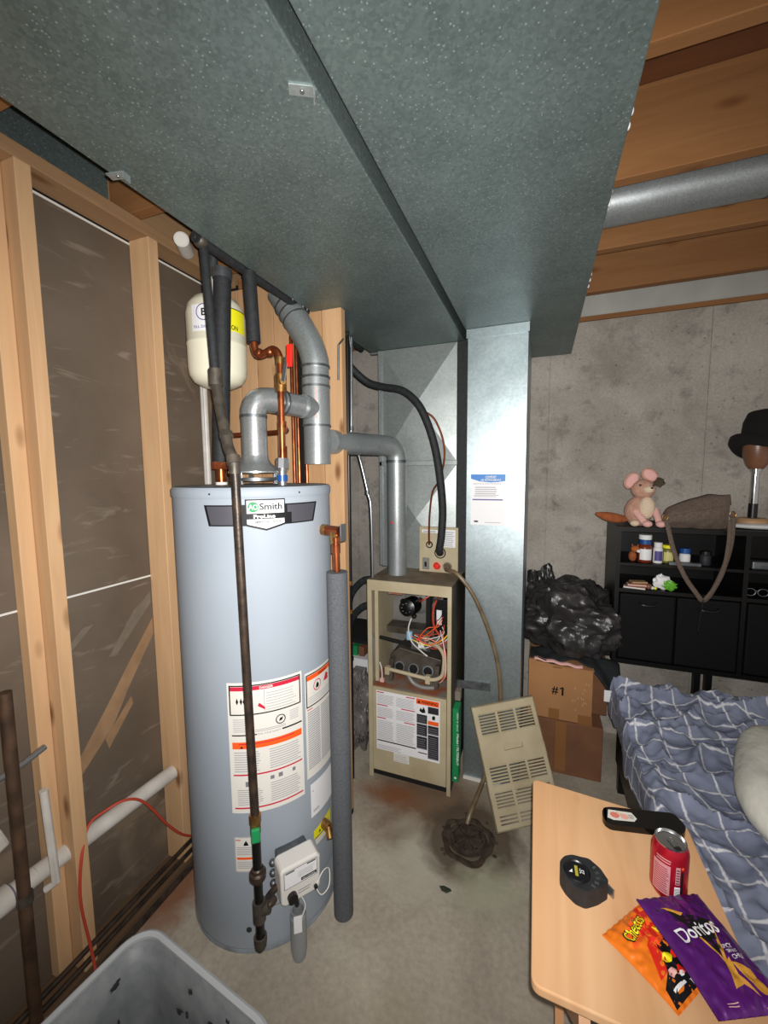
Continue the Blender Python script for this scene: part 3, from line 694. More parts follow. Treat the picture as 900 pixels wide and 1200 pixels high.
for t in (.0, .035, .07):
    q = V((BX-.087, BY+.012, 2.133)) + V((-.078, .008, .117)).normalized()*t
    part('crimp_joint', MB().cyl(q, q+V((-.078, .008, .117)).normalized()*.006, .0545, m_steeld, n=36), rb)
part('print_stripe', Decal(cylmap((BX, BY), .0532, -58), .004).rect(-.005, 1.745, .001, 1.86, m_plushp, .0006), rb, label='pink printed stripe')

# =================================================================== WATER HEATER
r = root('water_heater', 'tall pale blue-grey cylindrical gas water heater', 'water heater', (HC[0], HC[1], 0))
part('jacket', MB().lathe((HC[0], HC[1], 0), [(.25, .0), (.258, .004), (.26, .02), (.26, 1.47), (.2605, 1.4701)], m_heater, 96), r)
part('top_cap', MB().lathe((HC[0], HC[1], 0), [(.2615, 1.468), (.2635, 1.472), (.2635, 1.492), (.258, 1.500), (0, 1.5025)], m_heater, 96), r)
part('top_dust', MB().lathe((HC[0], HC[1], 0), [(.25, 1.5015), (.2, 1.5022), (0, 1.5035)], m_heatertop, 64), r, label='dusty top face')
part('base_ring', MB().lathe((HC[0], HC[1], 0), [(.262, .0), (.262, .012), (.2605, .014)], m_heatertop, 96), r)
cm = lambda a: cylmap(HC, .2602, a)
def arc(a): return math.radians(a)*.26
# brand badge
d = Decal(cm(-46), .008)
def A(a): return arc(a+46)
d.poly([(A(-85), 1.450), (A(-5), 1.450), (A(-9), 1.388), (A(-82), 1.388)], m_blk, .0004)
d.poly([(A(-83), 1.446), (A(-60), 1.446), (A(-60), 1.392), (A(-80.5), 1.392)], m_chrl, .0007)
d.poly([(A(-31), 1.446), (A(-7), 1.446), (A(-10.5), 1.392), (A(-31), 1.392)], m_chrl, .0007)
d.rect(A(-62), 1.388, A(-28), 1.424, m_blk, .0009)
d.poly([(A(-58), 1.466), (A(-32.5), 1.466), (A(-32.5), 1.388), (A(-45.2), 1.372), (A(-58), 1.388)], m_blk, .0011)
d.rect(A(-57), 1.424, A(-33.3), 1.462, m_pwhite, .0015)
d.rect(A(-57), 1.393, A(-33.3), 1.407, m_pwhite, .0015); d.poly([(A(-57), 1.393), (A(-45.2), 1.378), (A(-33.3), 1.393)], m_pwhite, .0015)
cu, cv = A(-53.0), 1.443
d.poly([(cu+.0155*math.cos(k*PI/10), cv+.0155*math.sin(k*PI/10)) for k in range(20)], m_green, .0019)
d.text('AO', cu-.013, cv-.008, .026, .016, m_pwhite, .0023, .02)
d.text('Smith', A(-49.2), 1.434, .066, .020, m_blk, .0021, .022)
d.text('ProLine', A(-53), 1.4095, .062, .011, m_pwhite, .0019, .04)
d.text('COMMERCIAL GRADE', A(-55), 1.3955, .088, .006, m_blk, .0021, .02)
part('brand_badge', d, r, label='black winged badge with white plate and green round mark')
# main instruction sticker
d = Decal(cm(-48), .010)
def B_(a): return arc(a+48)
u0, u1 = B_(-75), B_(-24); z0, z1 = .488, .912
d.rect(u0, z0, u1, z1, m_papero, .0004)
wd = u1-u0
d.frame(u0+.006, .808, u1-.006, .904, .004, m_blk, .0008)
d.rect(u0+.010, .886, u1-.010, .899, m_red, .0007); d.text('DANGER', u0+wd*.42, .888, .04, .008, m_pwhite, .001, .02)
d.lines(u0+wd*.50, .818, u1-.02, .880, 7, m_grey, .0007, .25)
d.rect(u0+wd*.475, .815, u0+wd*.48, .884, m_mid, .0007)
for k, uu in enumerate((.030, .042, .051, .060)): d.poly([(u0+uu-.004, .852), (u0+uu, .842), (u0+uu+.004, .852), (u0+uu, .864)], m_blk, .0009)
d.poly([(u0+.09, .835), (u0+.112, .820), (u0+.112, .828), (u0+.095, .845)], m_red, .0009)
cu, cv = u0+wd*.68, .778
for k in range(20):
    a, b = k*PI/10, (k+1)*PI/10
    d.add([d.fn(cu+.0155*math.cos(a), cv+.0155*math.sin(a), .0009), d.fn(cu+.0155*math.cos(b), cv+.0155*math.sin(b), .0009), d.fn(cu+.0125*math.cos(b), cv+.0125*math.sin(b), .0009), d.fn(cu+.0125*math.cos(a), cv+.0125*math.sin(a), .0009)], [(0, 1, 2, 3)], m_blk)
d.poly([(cu-.006, cv-.006), (cu+.004, cv-.004), (cu+.008, cv+.006), (cu-.002, cv+.004)], m_blk, .0009)
d.lines(u0+.015, .755, u0+.07, .800, 7, m_grey, .0007, .35); d.lines(u1-.045, .765, u1-.012, .800, 6, m_grey, .0007, .35); d.lines(u0+.08, .752, u1-.05, .762, 2, m_grey, .0007)
d.rect(u0+.010, .742, u0+.085, .746, m_blk, .0008); d.rect(u1-.07, .742, u1-.004, .747, m_blk, .0008); d.text('FOR YOUR SAFETY', u0+.088, .741, .07, .006, m_mid, .0008)
d.rect(u0+.010, .700, u1-.006, .722, m_orange, .0008); d.lines(u0+.03, .714, u1-.03, .719, 1, m_red, .0011, .6); d.poly([(u0+.032, .702), (u0+.044, .702), (u0+.038, .710)], m_blk, .0011)
d.lines(u0+.014, .625, u0+wd*.42, .694, 9, m_grey, .0007, .4); d.lines(u0+wd*.52, .625, u1-.01, .694, 9, m_grey, .0007, .4)
d.rect(u0+.010, .612, u1-.006, .617, m_red, .0008)
d.rect(u0+.045, .575, u0+.062, .592, m_mid, .0007); d.rect(u0+.12, .588, u0+.132, .6, m_mid, .0007); d.rect(u0+.145, .588, u0+.158, .602, m_mid, .0007); d.rect(u0+.19, .590, u0+.20, .602, m_mid, .0007)
d.lines(u0+.02, .515, u0+wd*.42, .570, 8, m_grey, .0007, .4); d.lines(u0+wd*.52, .515, u1-.012, .582, 9, m_grey, .0007, .4)
d.rect(u0+.010, .502, u1-.006, .507, m_red, .0008)
part('instruction_sticker', d, r, label='large white instruction sticker with red and orange bands behind the gas pipe')
# second sticker
d = Decal(cm(0), .010)
u0, u1 = arc(-21.5), arc(35); z0, z1 = .50, .895
d.rect(u0, .53, u1, z1, m_papero, .0004)
d.frame(u0+.004, .775, u1-.004, .887, .004, m_blk, .0008); d.rect(u0+.008, .866, u1-.008, .882, m_orange, .0007); d.text('WARNING', u0+.06, .868, .05, .010, m_blk, .001, .02)
cu, cv = u0+.055, .838
for k in range(20):
    a, b = k*PI/10, (k+1)*PI/10
    d.add([d.fn(cu+.019*math.cos(a), cv+.019*math.sin(a), .0009), d.fn(cu+.019*math.cos(b), cv+.019*math.sin(b), .0009), d.fn(cu+.016*math.cos(b), cv+.016*math.sin(b), .0009), d.fn(cu+.016*math.cos(a), cv+.016*math.sin(a), .0009)], [(0, 1, 2, 3)], m_red)
d.poly([(cu-.008, cv-.01), (cu+.006, cv-.01), (cu+.008, cv), (cu, cv+.010), (cu-.006, cv+.002)], m_blk, .0009)
d.poly([(cu+.035, cv-.005), (cu+.065, cv-.008), (cu+.065, cv+.012), (cu+.05, cv+.02)], m_red, .0009)
d.lines(u0+.012, .786, u1-.06, .812, 4, m_grey, .0007, .3)
d.rect(u0+.006, .766, u0+.03, .769, m_red, .0007)
d.lines(u0+.008, .56, u0+.065, .762, 26, m_grey, .0007, .6, .04); d.lines(u0+.07, .56, u1-.01, .762, 26, m_grey, .0007, .6, .04)
part('warning_sticker', d, r, label='white warning sticker wrapping round the right side')
d = Decal(cm(0), .010); u0, u1 = arc(-19), arc(17)
d.rect(u0, .385, u1, .505, m_paper, .0010); d.lines(u0+.01, .40, u0+.04, .41, 2, m_mid, .0013); d.rect(u1-.016, .47, u1-.008, .482, m_mid, .0013); d.rect(u0+.008, .475, u0+.012, .479, m_mid, .0013); d.rect(u1-.028, .415, u1-.012, .42, m_char, .0013)
part('rating_sticker', d, r)
d = Decal(cm(0), .008); u0, u1 = arc(-17), arc(4)
d.poly([(u0, .30), (u1, .30), (u1, .345), (u0, .33)], m_yel, .0006); d.poly([(u0+.01, .272), (u1, .272), (u1, .296), (u0+.004, .296)], m_papero, .0006)
d.rect(u0+.02, .288, u0+.07, .294, m_yel, .0009); d.rect(u0+.005, .297, u1-.002, .300, m_blk, .001); d.poly([(u0+.022, .308), (u0+.034, .308), (u0+.028, .320)], m_blk, .0009); d.lines(u0+.04, .308, u1-.008, .322, 2, m_mid, .0009)
part('energy_tag', d, r, label='yellow caution tag above the gas valve')
d = Decal(cm(-66), .008); u0, u1 = arc(-8.5), arc(7.5)
d.rect(u0, .287, u1, .407, m_papero, .0005); d.frame(u0+.001, .288, u1-.001, .406, .0012, m_mid, .0007); d.rect(u0+.004, .395, u0+.02, .398, m_red, .0008)
d.poly([(u0+.03, .385), (u0+.036, .395), (u0+.042, .385), (u0+.044, .378), (u0+.028, .378)], m_blk, .0009); d.lines(u0+.006, .346, u1-.006, .376, 5, m_grey, .0007)
d.rect(u0+.006, .330, u1-.004, .338, m_orange, .0008); d.lines(u0+.006, .300, u1-.006, .326, 5, m_grey, .0007)
part('ignition_sticker', d, r)
# outer door panel low right + seam
d = Decal(cm(-30), .010); d.rect(arc(-26), .03, arc(40), .155, m_heater, .002); d.rect(arc(-26), .153, arc(-2), .156, m_rust, .0024)
part('access_panel', d, r); part('screw', MB().lathe((HC[0]+.26*math.cos(math.radians(-67)), HC[1]+.26*math.sin(math.radians(-67)), .085), [(0, .003), (.009, .003), (.009, 0)], m_soot, 6, (math.cos(math.radians(-67)), math.sin(math.radians(-67)), 0)), r)
for a in (-80, -22):
    part('screw', MB().ball((HC[0]+.264*math.cos(math.radians(a)), HC[1]+.264*math.sin(math.radians(a)), 1.482), .003, m_char, 8, 6), r)
# gas control valve on the jacket
n_ = V((.80, -.60, 0)).normalized(); t_ = V((.60, .80, 0)).normalized(); zz = V((0, 0, 1))
vc = V((HC[0], HC[1], 0)) + n_*.26; vc.z = .305
def vmap(u, v, l): return vc + t_*u + zz*v + n_*(l)
part('valve_mount', MB().obox(vc+n_*.015, (t_, zz, n_), (.05, .045, .02), m_steeld), r, bevel=.006)
gc = part('gas_control_valve', MB().prism([(-.062, -.05), (-.052, -.062), (.052, -.062), (.062, -.052), (.064, .048), (.055, .060), (-.055, .060), (-.064, .05)], vmap, .035, .098, m_valve), r, label='off-white gas control valve box', bevel=.006)
d = Decal(lambda u, v, l: vmap(u, v, .098+l), .3)
d.rect(-.052, -.005, .052, .048, m_paper, .0006).frame(-.053, -.006, .053, .049, .0015, m_char, .0009)
d.rect(0, -.001, .050, .009, m_blk, .0012); d.text('GAS CONTROL', .004, .001, .042, .005, m_pwhite, .0015, .01); d.rect(-.048, .042, -.02, .046, m_char, .001); d.rect(.02, .042, .048, .046, m_char, .001); d.lines(-.01, .015, .045, .036, 4, m_grey, .001, .3)
d.lines(-.01, -.04, .03, -.024, 2, m_mid, .0006, .3)
part('face_sticker', d, gc)
part('dial', MB().cyl(vmap(-.03, -.036, .097), vmap(-.03, -.036, .112), .015, m_black, n=20), gc)
part('knob', MB().cyl(vmap(.045, -.045, .097), vmap(.045, -.045, .106), .006, m_black, n=12), gc)
part('igniter', MB().box(vmap(-.025, -.075, .08), vmap(-.010, -.058, .095), m_black), gc)
for s in (-1, 1):
    for k in range(3): part('bolt', MB().ball(vmap(-.066, -.035+k*.035, .03), .011, m_steeld, 10, 8), r)
    break
part('drain_valve', MB().cyl(V((HC[0]+.25, HC[1]-.025, .325)), V((HC[0]+.285, HC[1]-.035, .32)), .016, m_brass, n=14).cyl(V((HC[0]+.283, HC[1]-.035, .32)), V((HC[0]+.30, HC[1]-.055, .30)), .012, m_brass, n=14), r)
part('wire', MB().tube([vmap(.045, -.05, .10), vmap(.06, -.075, .11), vmap(.09, -.07, .10), vmap(.10, -.035, .08), vmap(.075, -.02, .09), vmap(.05, -.04, .10)], .0018, m_papero, 6), r)
part('wire', MB().tube([vmap(0, -.06, .09), vmap(.01, -.09, .10), vmap(-.005, -.12, .105)], .0018, m_papero, 6), r)
part('burner_tube', MB().tube([vmap(-.01, -.06, .07), vmap(.0, -.12, .05), vmap(.01, -.17, .02)], .009, m_steeld, 10), r)
part('hang_tag', MB().obox(vmap(-.022, -.115, .12), (t_+n_*.3, zz, n_), (.012, .028, .0006), m_paper), r, label='small white tag')
m_can = M('grey_canister_metal', '9da1a4', .45, .4); pc = vmap(.0, 0, .06)
part('filter_canister', MB().lathe((pc.x, pc.y, 0), [(0, .001), (.019, .001), (.022, .01), (.022, .03), (.0255, .032), (.0255, .150), (.022, .154), (.022, .168), (.018, .168), (.018, .15)], m_can, 28), r)
# ports on top
part('hot_nipple', MB().cyl((-1.037, 1.13, 1.502), (-1.037, 1.13, 1.56), .017, m_copper, n=16).cyl((-1.037, 1.13, 1.556), (-1.037, 1.13, 1.582), .030, m_copper, n=8).cyl((-1.037, 1.13, 1.502), (-1.037, 1.13, 1.512), .02, m_white, n=16), r)
part('cold_nipple', MB().cyl((-.787, 1.13, 1.502), (-.787, 1.13, 1.55), .015, m_steel, n=16).cyl((-.787, 1.13, 1.515), (-.787, 1.13, 1.535), .0175, m_bluecap, n=16), r)
# T&P valve
r = root('relief_valve', 'brass temperature relief valve on the upper right side of the heater', 'valve', (-.66, 1.19, 1.35))
part('valve_body', MB().cyl((-.705, 1.20, 1.352), (-.655, 1.185, 1.352), .019, m_brass, n=8).cyl((-.655, 1.185, 1.352), (-.60, 1.168, 1.352), .017, m_copper, n=16).cyl((-.625, 1.176, 1.352), (-.61, 1.152, 1.31), .016, m_brass, n=14), r)
part('lever', MB().obox((-.588, 1.165, 1.35), ((.3, 1, 0), (0, 0, 1), (1, -.3, 0)), (.012, .028, .002), m_steel), r)
part('escutcheon', MB().lathe((-.70, 1.20, 1.352), [(0, .002), (.04, .002), (.045, 0), (.04, -.002)], m_heater, 24, (1, -.2, 0)), r)
r = root('relief_discharge_pipe', 'grey foam-wrapped copper discharge pipe standing right of the heater', 'pipe', (-.605, 1.15, 0))
part('copper_pipe', MB().cyl((-.605, 1.15, 1.20), (-.608, 1.152, 1.335), .0115, m_copper, n=16).cyl((-.608, 1.152, 1.285), (-.608, 1.152, 1.315), .0145, m_copper, n=16), r)
part('foam_sleeve', MB().tube([(-.605, 1.15, .012), (-.604, 1.15, .62)], .0335, m_greyfoam, 28, smooth=False), r)
part('foam_sleeve', MB().tube([(-.604, 1.15, .622), (-.605, 1.15, 1.225)], .0335, m_greyfoam, 28, smooth=False), r)

# =================================================================== PIPES
r = root('gas_line', 'black iron gas drop pipe in front of the heater with green valve', 'pipe', (-.72, .85, .2))
part('pipe', MB().cyl((-.906, .96, 2.18), (-.857, .93, 1.80), .0125, m_blackrub, n=16), r)
part('coupling', MB().cyl((-.858, .93, 1.83), (-.855, .928, 1.785), .019, m_ironw, n=12), r)
part('pipe', MB().tube([(-.855, .928, 1.79), (-.835, .915, 1.735), (-.80, .89, 1.665), (-.775, .875, 1.61), (-.748, .862, 1.575), (-.745, .86, 1.54)], .0145, m_ironw, 14), r)
for p, q in (((-.79, .885, 1.648), (-.784, .88, 1.637)), ((-.752, .864, 1.585), (-.745, .86, 1.565))): part('coupling', MB().cyl(p, q, .018, m_ironw, n=12), r)
part('pipe', MB().cyl((-.744, .86, 1.56), (-.717, .85, .60), .0115, m_iron, n=18), r, label='long dark straight length')
part('pipe', MB().cyl((-.717, .85, .545), (-.716, .85, .44), .012, m_black, n=16), r)
sv = part('shutoff_valve', MB().cyl((-.717, .85, .60), (-.717, .85, .575), .016, m_brass, n=8).cyl((-.717, .85, .578), (-.717, .85, .545), .014, m_brass, n=14), r)
part('valve_handle', MB().obox((-.706, .836, .552), ((.8, .6, 0), (0, 0, 1), (.6, -.8, 0)), (.012, .021, .005), m_green), sv, label='green handle', bevel=.004)
part('union', MB().lathe((-.716, .85, .395), [(.013, .045), (.0165, .042), (.0175, .034), (.023, .030), (.023, .014), (.0165, .010), (.0155, .002), (.012, -.002)], m_iron, 16), r)
part('pipe', MB().cyl((-.716, .85, .40), (-.716, .85, .33), .012, m_black, n=16), r)
part('tee', MB().cyl((-.716, .85, .335), (-.716, .85, .275), .0175, m_ironw, n=16).cyl((-.716, .85, .305), (-.690, .862, .315), .016, m_ironw, n=14), r)
part('pipe', MB().tube([(-.70, .86, .31), (-.692, .885, .31), vmap(-.095, -.03, .05)+n_*.02, vmap(-.06, -.03, .05)], .010, m_iron, 12), r)
part('pipe', MB().cyl((-.716, .85, .28), (-.716, .85, .215), .012, m_black, n=16), r)
part('cap', MB().lathe((-.716, .85, .18), [(0, 0), (.010, .002), (.016, .012), (.018, .028), (.018, .045), (.013, .046)], m_ironw, 16), r)
r = root('gas_main', 'black pipe running along the left lower edge of the ceiling duct', 'pipe', (-.908, 1.5, 2.165))
part('pipe', MB().cyl((-.906, .93, 2.192), (-.906, 2.05, 2.192), .0165, m_blackrub, n=18), r)
part('elbow', MB().ball((-.906, .95, 2.19), .021, m_ironw, 16, 10), r)
r = root('hot_water_pipe', 'black foam-wrapped hot water pipe dropping to the heater left port', 'pipe', (-1.0, 1.12, 1.58))
part('foam_sleeve', MB().cyl((-1.035, 1.13, 1.582), (-.985, 1.12, 2.19), .028, m_blackrub, n=20), r)
part('collar', MB().cyl((-.986, 1.12, 2.17), (-.984, 1.12, 2.20), .031, m_steeld, n=18), r)
r = root('cold_water_pipe', 'black foam-wrapped cold water pipe ending in bent copper over the heater', 'pipe', (-.89, 1.14, 1.95))
part('foam_sleeve', MB().cyl((-.886, 1.14, 1.965), (-.895, 1.14, 2.183), .0215, m_blackrub, n=20), r)
part('copper_bend', MB().tube([(-.886, 1.14, 1.972), (-.884, 1.14, 1.945), (-.872, 1.14, 1.925), (-.845, 1.14, 1.926), (-.815, 1.14, 1.935), (-.795, 1.14, 1.92), (-.788, 1.14, 1.89)], .0125, m_copperd, 14), r)
part('copper_riser', MB().cyl((-.788, 1.14, 1.90), (-.787, 1.135, 1.58), .011, m_copper, n=16), r)
for z in (1.9, 1.82, 1.70, 1.685, 1.62, 1.60): part('solder_joint', MB().cyl((-.788, 1.14, z-.012), (-.788, 1.14, z+.008), .0138, m_copper if z < 1.8 else m_brass, n=14), r)
for x in (-.866, -.825): part('solder_joint', MB().ball((x, 1.14, 1.929), .0155, m_copperd, 12, 8), r)
part('union', MB().cyl((-.787, 1.135, 1.588), (-.787, 1.132, 1.556), .022, m_steel, n=8).cyl((-.787, 1.132, 1.556), (-.787, 1.13, 1.545), .017, m_steel, n=14), r)
bv = part('ball_valve', MB().cyl((-.788, 1.14, 1.855), (-.788, 1.14, 1.80), .0185, m_brass, n=14).cyl((-.788, 1.14, 1.828), (-.765, 1.12, 1.828), .010, m_brass, n=10), r)
part('valve_lever', MB().obox((-.757, 1.12, 1.865), ((.15, .1, 1), (1, 0, -.15), (0, 1, 0)), (.04, .007, .002), m_steel).obox((-.742, 1.125, 1.905), ((.05, 0, 1), (1, 0, 0), (0, 1, 0)), (.034, .009, .005), m_cred), bv, label='steel lever with red grip', bevel=.002)
r = root('copper_branch', 'dark copper cross pipe passing behind the heater vent', 'pipe', (-.95, 1.25, 1.69))
part('pipe', MB().tube([(-.79, 1.15, 1.692), (-.82, 1.20, 1.692), (-.86, 1.262, 1.69), (-.95, 1.275, 1.688), (-1.15, 1.275, 1.686)], .009, m_copperd, 12), r)
part('fitting', MB().tube([(-.797, 1.158, 1.692), (-.818, 1.195, 1.692)], .0125, m_copperd, 12, smooth=False), r)
# expansion tank
r = root('expansion_tank', 'cream expansion tank hanging under the joists behind the black pipes', 'tank', (-1.095, 1.20, 2.17))
tx, ty = -1.092, 1.20
part('shell', MB().lathe((tx, ty, 0), [(0, 1.845), (.05, 1.848), (.08, 1.862), (.095, 1.885), (.099, 1.91), (.099, 1.985), (.1005, 1.987), (.1005, 1.993), (.099, 1.995), (.099, 2.09), (.093, 2.12), (.075, 2.145), (.045, 2.158), (0, 2.162)], m_tank, 48), r)
d = Decal(cylmap((tx, ty), .0992, -70), .008)
d.rect(-.045, 2.015, .04, 2.10, m_paper, .0005)
for k in range(24):
    a, b = k*PI/12, (k+1)*PI/12; cu, cv = .0, 2.075
    d.add([d.fn(cu+.027*math.cos(a), cv+.027*math.sin(a), .0009), d.fn(cu+.027*math.cos(b), cv+.027*math.sin(b), .0009), d.fn(cu+.024*math.cos(b), cv+.024*math.sin(b), .0009), d.fn(cu+.024*math.cos(a), cv+.024*math.sin(a), .0009)], [(0, 1, 2, 3)], m_purp)
d.text('B', -.008, 2.063, .018, .024, m_char, .001, .03); d.text('FILL DIRECT', -.038, 2.024, .076, .009, m_purp, .001, .01)
part('maker_sticker', d, r, label='white sticker with blue ring and letters')
d = Decal(cylmap((tx, ty), .0992, -22), .008)
d.rect(-.055, 2.025, .07, 2.10, m_yel, .0005); d.rect(-.055, 2.098, .07, 2.101, m_blk, .0008); d.text('CAUTION', -.045, 2.029, .075, .016, m_blk, .0009, .02)
part('caution_sticker', d, r, label='yellow caution sticker')
part('hanging_pipe', MB().cyl((tx, ty, 2.155), (tx, ty, 2.23), .013, m_pvc, n=14).cyl((tx, ty, 2.225), (tx, ty, 2.36), .015, m_steeld, n=14), r)
r = root('vent_cap', 'short white plastic pipe end poking out by the top plate', 'pipe', (-1.19, 1.16, 2.35))
part('pipe', MB().cyl((-1.18, 1.17, 2.315), (-1.13, 1.10, 2.312), .024, m_pvc, n=20), r)
part('bore', MB().cyl((-1.1305, 1.1007, 2.312), (-1.129, 1.0985, 2.312), .019, m_papero, n=20), r)
# white plastic strip beside partition
r = root('white_conduit', 'slim white plastic pipe standing behind the heater left of the boards', 'pipe', (-1.3, 1.40, 0))
part('pipe', MB().cyl((-1.262, 1.30, .0), (-1.262, 1.30, 1.93), .014, m_pvc, n=14), r)
part('perforation', MB().box((-1.2535, 1.2855, .3), (-1.2515, 1.2875, 1.9), m_grey), r)
for i, (x, y) in enumerate(((-.975, 1.49), (-.948, 1.485), (-.915, 1.49))):
    single('copper_riser_pipe', MB().cyl((x, y, 0), (x, y, 2.1), .0075, m_copper if i else m_copperd, n=12), (x, y, 0), ('dark copper pipe running up the board gap, left of three', 'copper pipe running up the board gap, middle of three', 'copper pipe running up in front of the boards, right of three')[i], 'pipe')
# thin pipes right of partition
r = root('black_vertical_pipe', 'thin black pipe standing at the right edge of the wood partition', 'pipe', (-.85, 1.75, 0))
part('pipe', MB().cyl((-.855, 1.75, 0), (-.845, 1.75, 2.18), .010, m_black, n=12), r)
for z in (.62, .86, 1.0): part('coupling', MB().cyl((-.852, 1.75, z), (-.852, 1.75, z+.02), .013, m_brass if z > .8 else m_black, n=12), r)
r = root('steel_conduit', 'thin steel conduit bending down to the furnace top', 'conduit', (-.77, 1.85, 1.02))
part('conduit', MB().tube([(-.862, 1.83, 2.18), (-.868, 1.83, 1.80), (-.868, 1.83, 1.70), (-.83, 1.83, 1.62), (-.79, 1.84, 1.44), (-.775, 1.84, 1.36), (-.772, 1.845, 1.022)], .0075, m_steel, 12, sub=4), r)
for p in ((-.868, 1.83, 1.745), (-.792, 1.84, 1.435), (-.862, 1.83, 2.12)): part('coupling', MB().cyl(p, (p[0], p[1], p[2]+.02), .011, m_steeld, n=12), r)
r = root('support_wire', 'bent steel hanger wire beside the big vent stack', 'wire', (-.80, 1.6, 2.0))
part('wire', MB().tube([(-.745, 1.46, 1.90), (-.742, 1.46, 2.03), (-.745, 1.50, 2.06), (-.83, 1.72, 2.165), (-.85, 1.78, 2.175), (-.845, 1.79, 2.12)], .004, m_steeld, 8, smooth=False), r)
# refrigerant line + thin copper
single('insulated_refrigerant_hose', MB().tube([(-.955, 1.90, 2.16), (-.935, 1.95, 2.09), (-.86, 2.0, 2.01), (-.77, 2.0, 1.975), (-.66, 1.98, 1.945), (-.58, 1.97, 1.88), (-.53, 1.97, 1.79), (-.49, 1.98, 1.66), (-.465, 1.99, 1.50), (-.455, 2.0, 1.35), (-.462, 2.005, 1.22), (-.475, 2.02, 1.15), (-.478, 2.045, 1.125)], .0195, m_blackrub, 16), (-.478, 2.045, 1.125), 'thick black insulated hose arching into the beige coil panel', 'hose')
single('copper_liquid_line', MB().tube([(-.55, 1.99, 1.84), (-.50, 2.01, 1.80), (-.462, 2.03, 1.70), (-.455, 2.03, 1.60), (-.48, 2.03, 1.50), (-.515, 2.035, 1.44), (-.53, 2.035, 1.33), (-.535, 2.04, 1.22), (-.535, 2.045, 1.165)], .005, m_copperd, 8), (-.535, 2.045, 1.165), 'thin copper tube looping behind the black hose', 'pipe')
single('drain_hose', MB().tube([(-.44, 2.035, 1.055), (-.42, 1.96, 1.06), (-.365, 1.93, 1.05), (-.29, 1.925, .96), (-.225, 1.925, .82), (-.175, 1.925, .66), (-.155, 1.925, .50), (-.16, 1.93, .35), (-.18, 1.91, .22), (-.215, 1.80, .12), (-.25, 1.69, .055), (-.262, 1.655, .02)], lambda t: .010 if t > .08 else .013, m_hose, 12), (-.262, 1.655, .02), 'brown condensate hose from the coil panel down behind the louvred door to the drain', 'hose')
# floor drain
r = root('floor_drain', 'rusty round floor drain in a broken dark patch of concrete', 'drain', (-.25, 1.60, 0))
def dr(t): return .098+.012*noise.noise(V((math.cos(t)*1.7, math.sin(t)*1.7, 3)))*2
mb = MB(); N = 40
vs = []
for rr_, z in ((1.12, .0012), (1.02, .004), (.93, .003), (.86, .0015)):
    vs += [V((-.25+dr(2*PI*i/N)*rr_*math.cos(2*PI*i/N), 1.60+dr(2*PI*i/N)*rr_*math.sin(2*PI*i/N), z)) for i in range(N)]
mb.add(vs, [(k*N+i, k*N+(i+1) % N, (k+1)*N+(i+1) % N, (k+1)*N+i) for k in range(3) for i in range(N)], m_brownd, True)
part('rim', mb, r)
part('pan', MB().cyl((-.25, 1.60, .0008), (-.25, 1.60, .0022), .083, m_brownd, n=36), r)
gr = MB().lathe((-.25, 1.60, 0), [(.058, .003), (.058, .012), (.070, .012), (.072, .003)], m_brownd, 28)
part('grate_ring', gr, r)
for i in range(8): a = i*PI/4; part('grate_bar', MB().obox((-.25+.035*math.cos(a), 1.6+.035*math.sin(a), .009), ((math.cos(a), math.sin(a), 0), (-math.sin(a), math.cos(a), 0), (0, 0, 1)), (.027, .005, .003), m_brownd), r)
random.seed(5)
for i in range(9):
    a = random.random()*2*PI; q = .10+random.random()*.03
    part('rubble_chip', MB().ball((-.25+q*math.cos(a), 1.6+q*math.sin(a), .005), (.006+.006*random.random(), .006, .005), m_brownd, 6, 4), r)

# =================================================================== LOUVRED DOOR
r = root('furnace_door', 'beige louvred furnace door leaning on the boxes beside the drain', 'panel', (-.135, 1.668, 0.004))
GO = V((-.135, 1.668, .004)); GU = V((.263, .14, .035)); gw = GU.length; GU.normalize(); GV = V((-.075, .182, .455)); gh = .497; GV.normalize(); GV = (GV - GU*GV.dot(GU)).normalized(); GN = GU.cross(GV)
gp = lambda u, v, l: GO + GU*u*gw + GV*v*gh + GN*l
cols = [(.08, .345), (.385, .635), (.675, .93)]
rows = [(.745, .93, 7), (.335, .50, 6), (.16, .30, 5), (.03, .13, 3)]
mb = MB()
def pan(u0, v0, u1, v1): 
    if u1-u0 > 1e-4 and v1-v0 > 1e-4: mb.add([gp(u, v, l) for l in (0, -.0015) for u, v in ((u0, v0), (u1, v0), (u1, v1), (u0, v1))], [(0, 1, 2, 3), (7, 6, 5, 4), (0, 4, 5, 1), (1, 5, 6, 2), (2, 6, 7, 3), (3, 7, 4, 0)], m_beige)
vb = sorted(rows)
edges = [0]+[x for a in vb for x in a[:2]]+[1]
for i in range(0, len(edges), 2): pan(0, edges[i], 1, edges[i+1])
for v0, v1, n in rows:
    us = [0]+[x for c in cols for x in c]+[1]
    for i in range(0, len(us), 2): pan(us[i], v0, us[i+1], v1)
part('door_sheet', mb, r)
for (a, b, c, d2) in ((0, 0, .012, 1), (.988, 0, 1, 1), (0, .99, 1, 1), (0, 0, 1, .01)):
    q = MB(); q.add([gp(u, v, l) for l in (0, -.02) for u, v in ((a, b), (c, b), (c, d2), (a, d2))], [(0, 1, 2, 3), (7, 6, 5, 4), (0, 4, 5, 1), (1, 5, 6, 2), (2, 6, 7, 3), (3, 7, 4, 0)], m_beige)
    part('edge_flange', q, r)
